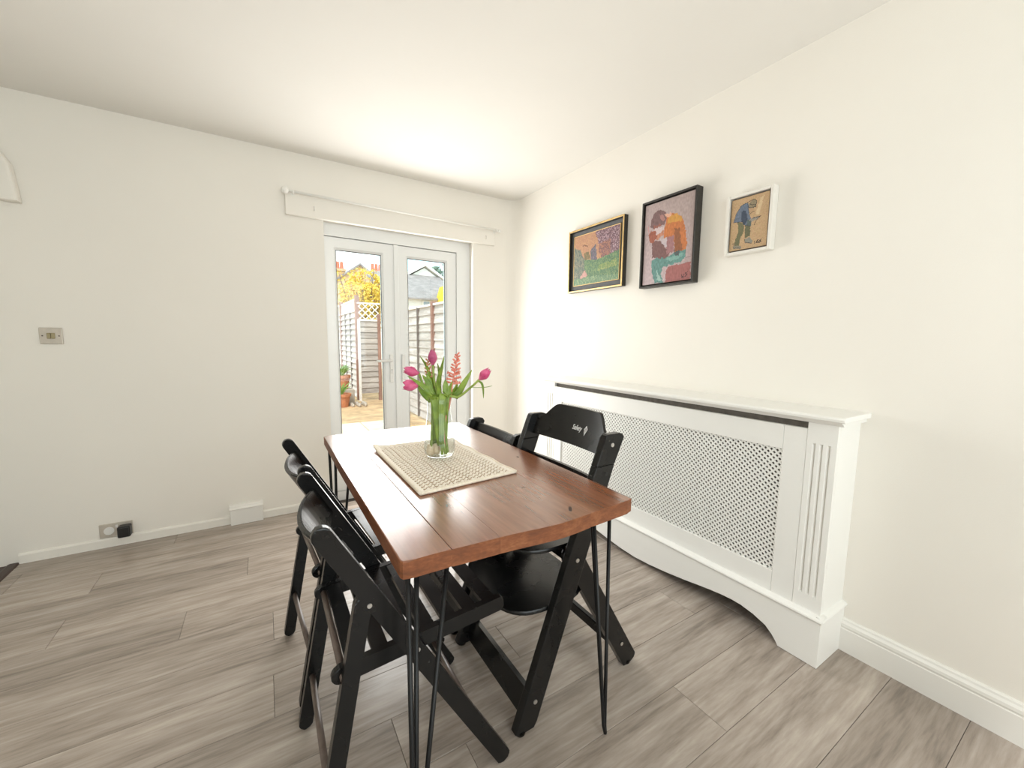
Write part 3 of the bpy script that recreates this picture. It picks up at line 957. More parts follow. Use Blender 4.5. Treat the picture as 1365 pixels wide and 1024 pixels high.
# reading man in blue jacket, white frame
t = thing('framed_painting', 'small painting of a stooping figure in blue reading, white frame', 'painting', (XW, 1.03, 1.605), 'paintings above the radiator cover')
ya, yb, z0, z1 = 1.136, 0.933, 1.606, 1.873
frame_bars(t, 'frame_bar', 'frame_white', 1.865, XW - 0.001, ya, yb, z0, z1, 0.013, 0.0015)
bm = B(); box(bm, 1.890, 1.901, yb + 0.013, ya - 0.013, z0 + 0.013, z1 - 0.013)
obj('backing', bm, 'frame_wine', t)
Q3 = ((140, 275), (633, 135), (105, 895), (592, 815))
def bg3(u, v):
    return ((206, 170, 120), (214, 180, 134), (196, 158, 112), (210, 168, 128)), 0.05
L3 = [([(520, 215), (565, 185), (500, 430), (455, 425)], (226, 196, 150), 0.05),
      ([(215, 530), (300, 540), (306, 640), (252, 740), (242, 822), (168, 830), (190, 750), (230, 650)], (118, 116, 80), 0.14),
      ([(318, 572), (390, 572), (386, 700), (318, 722)], (112, 110, 78), 0.14),
      ([(318, 738), (385, 716), (425, 760), (410, 786), (328, 780)], (150, 146, 132), 0.14),
      ([(148, 822), (260, 820), (274, 850), (168, 862)], (152, 144, 124), 0.12),
      ([(330, 288), (362, 298), (368, 420), (405, 500), (392, 572), (308, 566), (290, 520), (163, 537), (200, 420), (260, 330)], (106, 120, 142), 0.2),
      ([(270, 400), (330, 380), (352, 500), (310, 562), (270, 520)], (62, 76, 98), 0.2),
      ([(350, 500), (405, 510), (400, 575), (340, 560)], (92, 108, 104), 0.15),
      ([(362, 300), (430, 243), (472, 262), (460, 335), (410, 352), (368, 346)], (152, 138, 108), 0.16),
      ([(368, 352), (442, 345), (430, 402), (378, 432)], (198, 160, 118), 0.1),
      ([(368, 500), (430, 470), (522, 448), (472, 492), (410, 522)], (160, 154, 142), 0.12)]
DK = (46, 44, 44)
S3 = [([(340, 290), (430, 243), (468, 262), (460, 330)], DK, 0.007), ([(370, 350), (458, 335)], DK, 0.008), ([(375, 430), (445, 385)], DK, 0.006), ([(385, 300), (410, 318), (450, 306)], DK, 0.007),
      ([(330, 290), (260, 335), (200, 425), (163, 537), (290, 522), (310, 565), (392, 574)], (58, 60, 70), 0.006), ([(440, 560), (470, 495), (522, 448), (420, 480)], DK, 0.007),
      ([(350, 300), (372, 420)], (58, 66, 80), 0.006), ([(150, 800), (172, 790), (165, 850), (270, 848)], DK, 0.006), ([(318, 740), (325, 782), (410, 788)], DK, 0.006),
      ([(494, 742), (470, 780), (502, 774)], DK, 0.010), ([(538, 738), (514, 750), (528, 764), (506, 780)], DK, 0.010), ([(446, 768), (448, 794)], DK, 0.008)]
canvas(t, 1.874, ya - 0.020, yb + 0.020, z0 + 0.020, z1 - 0.020, 84, 108, Q3, bg3, L3, S3, 0.016)

# ------------------------------------------------------------------ table
TZ, TT = 0.765, 0.039
TBL = thing('dining_table', 'reddish-brown solid wood dining table on black hairpin legs', 'table', (0.535, 1.34, 0))
TX0, TX1, TY0, TY1 = 0.209, 0.861, 0.743, 1.945
def near_edge(x):
    s = (x - TX0) / (TX1 - TX0)
    return TY0 - 0.021 * math.exp(-((s - 0.60) / 0.27) ** 2) + 0.0012 * math.sin(s * 19)
bounds = [TX0, 0.316, 0.429, 0.560, 0.691, TX1]
for k in range(5):
    a, b_ = bounds[k], bounds[k + 1]
    n_ = 7
    out = []
    for i in range(n_ + 1):
        x = a + (b_ - a) * i / n_
        y = near_edge(x)
        if k == 0 and i == 0:
            out += [(a, y + 0.012), (a + 0.004, y + 0.003)]
            continue
        if k == 4 and i == n_:
            out += [(b_ - 0.004, y + 0.003), (b_, y + 0.010)]
            continue
        out.append((x, y))
    if k == 4:
        out += [(b_ + 0.001, 1.2), (b_ + 0.001, 1.6), (b_, TY1 - 0.010), (b_ - 0.010, TY1)]
    else:
        out.append((b_, TY1))
    if k == 0:
        out += [(a + 0.012, TY1), (a, TY1 - 0.012), (a - 0.001, 1.5)]
    else:
        out.append((a, TY1))
    bm = B(); prism(bm, out, 'z', TZ - TT, TZ, 0.003 if k in (0, 4) else 0.0005)
    tb_ = obj('tabletop_board', bm, 'table_wood', TBL)
    tb_.data.materials.append(MAT['table_edge'])
    for p_ in tb_.data.polygons:
        if abs(p_.normal.z) < 0.6:
            p_.material_index = 1
# dark knots in the top
MAT['knot'] = plain('dark_knot', srgb(58, 32, 20), 0.4, var=0.2, vscale=80)
for kx, ky, kl, kw, ka in ((0.662, 0.775, 0.016, 0.005, 0.9), (0.640, 0.965, 0.008, 0.003, 0.2), (0.392, 0.955, 0.010, 0.003, 1.2), (0.795, 1.24, 0.009, 0.004, 1.4)):
    b_ = B()
    prism(b_, [(kx + kl * math.cos(q) * math.cos(ka) - kw * math.sin(q) * math.sin(ka), ky + kl * math.cos(q) * math.sin(ka) + kw * math.sin(q) * math.cos(ka)) for q in [i_ * PI / 6 for i_ in range(12)]], 'z', TZ - 0.002, TZ + 0.0002)
    obj('knot', b_, 'knot', TBL)
# hairpin legs: plate and three rods running to one foot
def hairpin(foot, tops):
    top = TZ - TT - 0.003
    c = Vector((sum(t_[0] for t_ in tops) / 3, sum(t_[1] for t_ in tops) / 3))
    b_ = B()
    prism(b_, [tuple(c + (Vector(t_) - c) * 1.22) for t_ in tops], 'z', TZ - TT - 0.004, TZ - TT)
    lg = obj('hairpin_leg', b_, 'hairpin', TBL)
    foot = Vector((foot[0], foot[1], 0.006))
    for (x, y) in tops:
        d = Vector((x - foot.x, y - foot.y, 0)).normalized()
        f2 = foot + d * 0.006
        b_ = B(); tube(b_, [(x, y, top), (f2.x, f2.y, 0.03), (foot.x, foot.y, 0.006)], 0.0056, 10)
        obj('rod', b_, 'hairpin', lg, smooth=True)
hairpin((0.232, 0.757), [(0.233, 0.782), (0.262, 0.812), (0.338, 0.815)])
hairpin((0.837, 0.787), [(0.798, 0.832), (0.847, 0.815), (0.810, 0.856)])
hairpin((0.240, 1.880), [(0.222, 1.872), (0.236, 1.800), (0.312, 1.872)])
hairpin((0.828, 1.880), [(0.846, 1.872), (0.832, 1.800), (0.758, 1.872)])

# ------------------------------------------------------------------ woven mat
MT = thing('woven_mat', 'oatmeal chunky woven mat under the vase', 'mat', (0.52, 1.33, TZ))
MC = [Vector((0.355, 1.054)), Vector((0.686, 1.085)), Vector((0.676, 1.602)), Vector((0.353, 1.606))]   # near-left, near-right, far-right, far-left
def mat_pt(u, v):
    p_ = MC[0] * (1 - u) * (1 - v) + MC[1] * u * (1 - v) + MC[2] * u * v + MC[3] * (1 - u) * v
    wob = 0.004 * math.sin(v * 17) * (1 - abs(2 * u - 1)) + 0.0035 * math.sin(v * 21 + 1) * (1 if u > 0.97 else 0)
    return Vector((p_.x + wob, p_.y))
nu, nv = 132, 200
verts, faces = [], []
for j in range(nv + 1):
    for i in range(nu + 1):
        u, v = i / nu, j / nv
        p_ = mat_pt(u, v)
        e = min(u, 1 - u) * 0.35, min(v, 1 - v) * 0.56
        edge = min(e)
        a = u * 18.0
        b2 = v * 28.0
        ph = (int(math.floor(a)) % 2) * 0.5
        w1 = abs(math.sin(PI * a)) ** 0.45
        w2 = abs(math.sin(PI * (b2 + ph + 0.30 * math.sin(2 * PI * a)))) ** 1.5
        hgt = 0.0030 + 0.0068 * w1 * w2
        if edge < 0.016:
            hgt = 0.0060 + 0.0022 * math.sin(min(1, edge / 0.016) * PI)
        curl = 0.010 * max(0, 1 - (math.hypot(u, 1 - v) / 0.12)) + 0.003 * max(0, 1 - u / 0.05) * (0.5 + 0.5 * math.sin(v * 19))
        verts.append((p_.x, p_.y, TZ + 0.001 + hgt + curl))
for j in range(nv):
    for i in range(nu):
        a = j * (nu + 1) + i
        faces.append((a, a + 1, a + nu + 2, a + nu + 1))
# rim and underside
loop = list(range(0, nu + 1)) + [j * (nu + 1) + nu for j in range(1, nv + 1)] + [nv * (nu + 1) + i for i in range(nu - 1, -1, -1)] + [j * (nu + 1) for j in range(nv - 1, 0, -1)]
b0 = len(verts)
for k in loop:
    verts.append((verts[k][0], verts[k][1], TZ + 0.0006 + max(0, verts[k][2] - TZ - 0.0095)))
for k in range(len(loop)):
    k2 = (k + 1) % len(loop)
    faces.append((loop[k], b0 + k, b0 + k2, loop[k2]))
faces.append(tuple(range(b0 + len(loop) - 1, b0 - 1, -1)))
me = bpy.data.meshes.new('weave')
me.from_pydata([tuple(Vector(v) - ORG[MT.name]) for v in verts], [], faces)
me.materials.append(MAT['mat_yarn'])
for p_ in me.polygons:
    p_.use_smooth = len(p_.vertices) == 4
o = bpy.data.objects.new('weave', me); COL.objects.link(o); o.parent = MT
b_ = B()
vb = [b_.verts.new((*mat_pt(u_, v_), TZ + 0.0060)) for u_, v_ in ((0.02, 0.02), (0.98, 0.02), (0.98, 0.98), (0.02, 0.98))]
vt = [b_.verts.new((*mat_pt(u_, v_), TZ + 0.0020)) for u_, v_ in ((0.02, 0.02), (0.98, 0.02), (0.98, 0.98), (0.02, 0.98))]
b_.faces.new(vb); b_.faces.new(vt[::-1])
for k in range(4):
    b_.faces.new([vb[k], vt[k], vt[(k + 1) % 4], vb[(k + 1) % 4]])
obj('backing', b_, plain('gap_shade_brown', srgb(168, 140, 106), 0.95, var=0.2, vscale=200), MT)  # brown sheet under the weave, added to darken the gaps like shadow
def hem(uv0, uv1):
    b_ = B()
    pts = []
    for k in range(21):
        s = k / 20
        q = mat_pt(uv0[0] + (uv1[0] - uv0[0]) * s, uv0[1] + (uv1[1] - uv0[1]) * s)
        u_, v_ = uv0[0] + (uv1[0] - uv0[0]) * s, uv0[1] + (uv1[1] - uv0[1]) * s
        cu = 0.010 * max(0, 1 - (math.hypot(u_, 1 - v_) / 0.12))
        pts.append((q.x, q.y, TZ + 0.0062 + cu))
    tube(b_, pts, 0.0052, 8)
    obj('hem', b_, 'mat_hem', MT, smooth=True)
hem((0, 0), (1, 0)); hem((1, 0), (1, 1)); hem((1, 1), (0, 1)); hem((0, 1), (0, 0))

# ------------------------------------------------------------------ vase and flowers
VC = Vector((0.529, 1.354, TZ + 0.0120))
V = thing('glass_vase', 'clear glass carafe-shaped vase of flowers on the woven mat', 'vase', tuple(VC))
prof_o = [(0.0, 0.0), (0.040, 0.0), (0.050, 0.004), (0.0575, 0.018), (0.0595, 0.035), (0.0585, 0.055), (0.0555, 0.085), (0.0505, 0.120), (0.0465, 0.150), (0.0448, 0.175), (0.0448, 0.200), (0.0465, 0.222)]
prof_i = [(r - 0.0022 if r > 0 else 0, z if z > 0.01 else 0.006) for r, z in prof_o][::-1]
bm = B(); lathe(bm, [(r * 0.95, z * 0.97) for r, z in prof_o + [(0.0455, 0.2232)] + prof_i], VC, 40)
obj('glass_body', bm, 'vase_glass', V, smooth=True)
wp = [(0.0, 0.0068), (0.036, 0.0068), (0.047, 0.010), (0.0545, 0.020), (0.0565, 0.035), (0.0556, 0.055), (0.0546, 0.066), (0.0, 0.066)]
bm = B(); lathe(bm, [(r * 0.95, z * 0.97) for r, z in wp], VC, 36)
obj('water', bm, 'vase_glass', V, smooth=True)

VDEPTH = (VC - CAM).dot(fwd)
def fp(u, v, dd=0.0):
    """a point near the vase: photo position and how far behind (+) or before (-) the vase axis it lies"""
    ray = r2 * ((u - 682.5) / F_PX) + d2 * ((v - 512) / F_PX) + fwd
    return CAM + ray * (VDEPTH + dd)

def petal_mesh(b_, base, axis, length, width, ang, cup, openness, seg=7, wseg=4):
    """one cupped petal standing on the flower base"""
    ax = axis.normalized()
    side = ax.orthogonal().normalized()
    side = Matrix.Rotation(ang, 3, ax) @ side
    tan = ax.cross(side)
    grid = []
    for i in range(seg + 1):
        t_ = i / seg
        rad = cup * (math.sin(min(1, t_ * 1.25) * PI * 0.5) * (1 - 0.55 * max(0, t_ - 0.45) / 0.55) + openness * t_ * t_)
        wd = width * max(0.04, 1 - abs((t_ - 0.46) / 0.56) ** 2.6) ** 0.62
        row = []
        for j in range(-wseg, wseg + 1):
            a = j / wseg
            th = a * wd / max(cup, 1e-4) * 0.5
            pnt = base + ax * (length * (t_ - 0.03 * a * a)) + (side * math.cos(th) + tan * math.sin(th)) * max(rad, 0.001)
            row.append(b_.verts.new(pnt))
        grid.append(row)
    for i in range(seg):
        for j in range(2 * wseg):
            b_.faces.new([grid[i][j], grid[i][j + 1], grid[i + 1][j + 1], grid[i + 1][j]])

def solid(o, th=0.0009):
    m_ = o.modifiers.new('thick', 'SOLIDIFY'); m_.thickness = th; m_.offset = 0
    return o

def leaf_blade(b_, pts, w, twist=0.0, fold=0.25):
    P_ = catmull(pts, 6)
    n_ = len(P_)
    rows = []
    for i, p_ in enumerate(P_):
        t_ = i / (n_ - 1)
        tang = (P_[min(i + 1, n_ - 1)] - P_[max(i - 1, 0)]).normalized()
        view = (p_ - CAM).normalized()
        sd = tang.cross(Vector((view.x, view.y, 0.0)) if abs(tang.z) > 0.3 else Vector((0, 0, 1))).normalized()
        sd = Matrix.Rotation(twist * (0.4 + t_), 3, tang) @ sd
        nr = tang.cross(sd)
        ww = w * (math.sin(PI * min(1, 0.22 + 0.78 * t_) ** 1.2) ** 0.8 if t_ < 1 else 0.0) + 0.0006
        rows.append([b_.verts.new(p_ + sd * ww * a + nr * ww * fold * abs(a)) for a in (-1, -0.5, 0, 0.5, 1)])
    for i in range(n_ - 1):
        for j in range(4):
            b_.faces.new([rows[i][j], rows[i][j + 1], rows[i + 1][j + 1], rows[i + 1][j]])

def tulip(label, stem_pts, head_axis, length, cup, openness, leaves, mat='petal', bulb=None, sr=0.0042, petals=6):
    base = stem_pts[0]
    T_ = thing('tulip', label, 'flower', tuple(base), 'flowers in the glass vase')
    b_ = B()
    P_ = catmull(stem_pts, 7)
    tube(b_, P_, [sr * 1.25 - sr * 0.3 * i / len(P_) for i in range(len(P_))], 10)
    obj('stem', b_, 'stem', T_, smooth=True)
    top = Vector(stem_pts[-1])
    for k in range(petals):
        b_ = B()
        petal_mesh(b_, top - head_axis.normalized() * 0.002, head_axis, length * (1.0 if k % 2 else 0.95), cup * 1.55, k * 2 * PI / petals + 0.3, cup * (0.92 if k % 2 else 1.0), openness)
        solid(obj('petal', b_, mat, T_, smooth=True))
    for pts, w, tw in leaves:
        b_ = B(); leaf_blade(b_, pts, w, tw)
        solid(obj('leaf', b_, 'leaf', T_, smooth=True), 0.0012)
    if bulb:
        b_ = B(); lathe(b_, [(0.0, 0.0), (0.012, 0.001), (0.0145, 0.012), (0.0135, 0.028), (0.0105, 0.040), (0.0, 0.041)], bulb, 20)
        obj('bulb', b_, 'bulb', T_, smooth=True)
    return T_

zb = VC.z + 0.010
def inv(dx, dd, z):   # point inside the vase: dx to the right of its axis, dd away from the viewer
    p_ = VC + r2 * dx * 0.95 + Vector((fwd.x, fwd.y, 0)).normalized() * dd
    return Vector((p_.x, p_.y, z))
tulip('upright mauve-pink tulip at the top of the bouquet',
      [inv(-0.014, 0.004, zb + 0.038), inv(-0.016, 0.004, VC.z + 0.12), inv(-0.008, 0.004, VC.z + 0.225), fp(579, 510), fp(577, 487)],
      Vector((0.0, 0.0, 1.0)) - r2 * 0.03, 0.060, 0.0225, -0.15,
      [([inv(-0.010, 0.0, VC.z + 0.045), inv(0.000, 0, VC.z + 0.22), fp(584, 510), fp(588, 492), fp(592, 475)], 0.0085, 0.5),
       ([inv(-0.012, 0.01, VC.z + 0.045), inv(-0.016, 0.012, VC.z + 0.22), fp(577, 515, .015), fp(569, 490, .015), fp(560, 475, .015)], 0.008, 0.6)],
      'petal_dark', inv(-0.014, 0.004, VC.z + 0.008))
tulip('deep pink tulip leaning left, uppermost on the left side',
      [inv(-0.030, -0.012, zb + 0.030), inv(-0.026, -0.006, VC.z + 0.12), inv(-0.028, -0.004, VC.z + 0.215), fp(566, 518, -.015), fp(558.5, 498, -.025)],
      (fp(541, 491, -.03) - fp(559.5, 496, -.025)), 0.058, 0.0225, 0.0,
      [([inv(-0.02, 0.0, VC.z + 0.045), inv(-0.02, 0.004, VC.z + 0.20), fp(574, 522, -.02), fp(569, 508, -.02), fp(563, 500, -.02)], 0.011, 0.2),
       ([inv(-0.016, 0.0, VC.z + 0.045), inv(-0.008, -0.02, VC.z + 0.22), fp(576, 530, -.03), fp(567, 517, -.035), fp(543, 501, -.04)], 0.012, 0.1)],
      'petal', inv(-0.034, -0.006, VC.z + 0.006))
tulip('half-open pink tulip drooping at the lower left of the bouquet',
      [inv(0.024, -0.004, zb), inv(0.004, -0.012, VC.z + 0.10), inv(-0.020, -0.02, VC.z + 0.205), fp(569, 527, -.03), fp(557.5, 515, -.03)],
      (fp(539, 514, -.04) - fp(557.5, 516, -.03)), 0.056, 0.0230, 0.30,
      [([inv(0.006, -0.018, VC.z + 0.045), inv(-0.012, -0.026, VC.z + 0.21), fp(577, 533, -.04), fp(566, 525, -.04), fp(557, 517, -.04)], 0.016, -0.2)],
      'petal')
tulip('single pink tulip arching out to the right of the vase',
      [inv(0.030, 0.002, zb + 0.004), inv(0.022, 0.0, VC.z + 0.10), inv(0.020, 0.0, VC.z + 0.215), fp(611, 529, -.01), fp(628, 516, -.015), fp(638.5, 506.5, -.02)],
      (fp(653, 492, -.025) - fp(638.5, 506.5, -.02)), 0.058, 0.0225, -0.10,
      [([inv(0.020, 0.004, VC.z + 0.045), inv(0.026, 0.006, VC.z + 0.22), fp(607, 528, .01), fp(619, 510, .01), fp(629.5, 492.5, .01)], 0.013, 0.1),
       ([fp(637.5, 508, -.02), fp(642, 511, -.02), fp(644, 518, -.02), fp(644.5, 531, -.02)], 0.0035, 0.2),
       ([fp(629, 516.5, -.015), fp(640, 516.5, -.02), fp(648, 516, -.02), fp(656, 514.3, -.02)], 0.0016, 0.2)],
      'petal')
# broad leaves at the front
def leaf_sprig(label, stem_pts, leaves):
    T_ = thing('leafy_stem', label, 'stem', tuple(stem_pts[0]), 'flowers in the glass vase')
    b_ = B(); P_ = catmull(stem_pts, 6); tube(b_, P_, 0.0050, 10)
    obj('stem', b_, 'stem', T_, smooth=True)
    for pts, w, tw in leaves:
        b_ = B(); leaf_blade(b_, pts, w, tw)
        solid(obj('leaf', b_, 'leaf', T_, smooth=True), 0.0012)
leaf_sprig('broad upright green leaves at the middle front of the vase',
           [inv(0.012, -0.012, zb), inv(0.008, -0.016, VC.z + 0.1), inv(0.012, -0.018, VC.z + 0.20), fp(594, 535, -.03)],
           [([inv(0.010, -0.02, VC.z + 0.045), inv(0.014, -0.024, VC.z + 0.21), fp(594, 525, -.03), fp(594, 514, -.03), fp(593.5, 506, -.03)], 0.0125, 0.05),
            ([inv(0.014, -0.02, VC.z + 0.045), inv(0.018, -0.020, VC.z + 0.21), fp(598, 527, -.02), fp(599, 518, -.02), fp(603, 508, -.02)], 0.009, 0.5)])
leaf_sprig('tall narrow green leaves behind the top tulip',
           [inv(-0.004, 0.014, zb + 0.02), inv(-0.006, 0.014, VC.z + 0.1), inv(-0.002, 0.012, VC.z + 0.21), fp(584, 520, .02)],
           [([inv(-0.006, 0.014, VC.z + 0.045), inv(-0.003, 0.012, VC.z + 0.215), fp(584, 520, .02), fp(586, 500, .02), fp(583, 484, .02)], 0.0085, 0.1),
            ([inv(-0.010, 0.010, VC.z + 0.045), inv(-0.012, 0.012, VC.z + 0.215), fp(576, 522, .0), fp(572, 507, .0), fp(568, 498, .0)], 0.010, 0.2),
            ([inv(0.004, 0.014, VC.z + 0.045), inv(0.012, 0.012, VC.z + 0.215), fp(600, 526, .02), fp(607, 518, .02), fp(610, 508, .02)], 0.009, 0.4)])

def hyacinth(label, stem_pts, z_from, n_, mat, fl):
    T_ = thing('hyacinth', label, 'flower', tuple(stem_pts[0]), 'flowers in the glass vase')
    b_ = B(); P_ = catmull(stem_pts, 8); tube(b_, P_, [0.0048 - 0.0030 * i / len(P_) for i in range(len(P_))], 10)
    obj('stem', b_, mat, T_, smooth=True)
    b_ = B()
    i0 = int(z_from * (len(P_) - 1))
    for k in range(n_):
        s = k / (n_ - 1)
        f_ = i0 + s * (len(P_) - 1 - i0)
        a = P_[int(f_)].lerp(P_[min(int(f_) + 1, len(P_) - 1)], f_ - int(f_))
        ang = k * 2.39996
        out = Vector((math.cos(ang), math.sin(ang), 0.10 + 0.75 * s))
        out.normalize()
        ln = fl * (1.0 - 0.55 * s)
        tip = a + out * ln
        rr = 0.0036 * (1.1 - 0.3 * s)
        tube(b_, [a, a + out * ln * 0.45, a + out * ln * 0.75, tip], [0.0012, rr, rr * 1.15, rr * 0.5], 7)
        if s < 0.40:        # opened bells have curled lobes
            sd = out.orthogonal().normalized()
            for q in range(5):
                d_ = Matrix.Rotation(q * 2 * PI / 5, 3, out) @ sd
                tube(b_, [tip - out * 0.003, tip + d_ * 0.0045 + out * 0.001, tip + d_ * 0.0075 - out * 0.0025], [0.0016, 0.0016, 0.0006], 5)
    obj('florets', b_, mat, T_, smooth=True, kind='stuff')
hyacinth('coral pink hyacinth spike on the right of the bouquet',
         [inv(0.020, 0.004, zb), inv(0.018, 0.0, VC.z + 0.11), fp(600, 535, -.005), fp(603, 512, -.005), fp(607, 492, -.005), fp(610, 473, -.005)], 0.60, 30, 'hyacinth', 0.030)
hyacinth('faded brownish hyacinth spike behind the left tulips',
         [inv(-0.022, 0.012, zb + 0.03), inv(-0.020, 0.012, VC.z + 0.11), fp(579, 538, .02), fp(574, 520, .025), fp(571, 500, .025), fp(570, 481, .025)], 0.62, 26, 'hyacinth_dry', 0.026)

# ------------------------------------------------------------------ chairs: copying
def copy_tree(o, dx, dy, rz, label, group):
    c = o.copy(); COL.objects.link(c)
    c.location = o.location + Vector((dx, dy, 0))
    c.rotation_euler.z = rz
    c['label'] = label
    c['group'] = group
    ORG[c.name] = c.location.copy()
    for ch in list(o.children):
        k = ch.copy(); COL.objects.link(k); k.parent = c
        for g in list(ch.children):
            d = g.copy(); COL.objects.link(d); d.parent = k
    return c

# ------------------------------------------------------------------ folding slat chairs
FG = 'folding chairs on the left of the table'
FC = thing('folding_chair', 'black slatted folding chair at the near left of the table', 'chair', (0.29, 1.09, 0), FG)
YN, YF = 0.880, 1.300           # outer faces of the near and far side
RT, RB_ = (0.074, 0.806), (0.538, 0.004)
def side_board(name, p0, p1, w, y0, y1, r0=None, r1=None, bev=0.004, mat='black_wood', parent=None):
    b_ = B(); prism(b_, plank_outline(p0, p1, w, r0, r1), 'y', y0, y1, bev)
    return obj(name, b_, mat, parent)
for s in (0, 1):
    f = (lambda a, b_: (YN + a, YN + b_)) if s == 0 else (lambda a, b_: (YF - b_, YF - a))
    side_board('side_rail', RT, RB_, 0.042, *f(0, 0.022), None, 0.012, parent=FC)
    side_board('rear_leg', (0.166, 0.628), (0.054, 0.002), 0.038, *f(0.003, 0.025), None, 0.016, parent=FC)
    side_board('seat_rail', (0.094, 0.438), (0.540, 0.470), 0.040, *f(0.0255, 0.0445), None, 0.010, parent=FC)
    for (x, z) in ((0.175, 0.605), (0.285, 0.452)):
        b_ = B(); y = f(-0.002, 0.002)
        tube(b_, [(x, y[0], z), (x, y[1], z)], 0.0055, 12)
        obj('bolt', b_, 'bolt', FC)
# seat slats
for k in range(7):
    x = 0.146 + k * 0.0590
    zc = 0.438 + (x - 0.094) * 0.0717 + 0.012
    w = 0.0185
    b_ = B()
    prism(b_, [(x - w, zc - 0.006), (x + w, zc - 0.006 + 0.0032), (x + w, zc + 0.0055 + 0.0032), (x - w, zc + 0.0055)], 'y', YN + 0.0445, YF - 0.0445, 0.002)
    obj('slat', b_, 'black_wood', FC)
for (x, z, r, mt) in ((0.119, 0.440, 0.0085, 'dowel'), (0.080, 0.170, 0.0085, 'dowel')):
    b_ = B(); tube(b_, [(x, YN + 0.014, z), (x, YF - 0.014, z)], r, 12)
    obj('stretcher', b_, mt, FC, smooth=True)
b_ = B(); tube(b_, [(0.470, YN + 0.012, 0.122), (0.470, YF - 0.012, 0.122)], 0.0085, 12)
obj('stretcher', b_, 'dowel', FC, smooth=True)
# curved backrest between the rails
d_ = (Vector(RB_) - Vector(RT)).normalized()
nrm = Vector((d_.y, -d_.x))           # towards the back of the chair
if nrm.x > 0:
    nrm = -nrm
b_ = B()
rows = []
ncur = 16
for i in range(ncur + 1):
    s = i / ncur
    y = YN + 0.022 + (YF - YN - 0.044) * s
    bow = 0.046 * (1 - (2 * s - 1) ** 2)
    row = []
    for t_, q in ((0.040, 0.006), (0.040, -0.006), (0.170, -0.006), (0.170, 0.006)):
        shrink = 0.016 * (2 * s - 1) ** 4
        tt_ = t_ + (shrink if t_ < 0.1 else -shrink)
        p_ = Vector(RT) + d_ * tt_ + nrm * (bow + q)
        row.append(b_.verts.new((p_.x, y, p_.y)))
    rows.append(row)
for i in range(ncur):
    for k in range(4):
        b_.faces.new([rows[i][k], rows[i][(k + 1) % 4], rows[i + 1][(k + 1) % 4], rows[i + 1][k]])
b_.faces.new(rows[0]); b_.faces.new(rows[-1][::-1])
bmesh.ops.bevel(b_, geom=[e for e in b_.edges if abs(e.verts[0].co.y - e.verts[1].co.y) > 1e-4], offset=0.003, segments=2, affect='EDGES')
obj('backrest', b_, 'black_wood', FC, smooth=False)
copy_tree(FC, -0.008, 0.487, math.radians(4.0), 'black slatted folding chair at the far left of the table', FG)

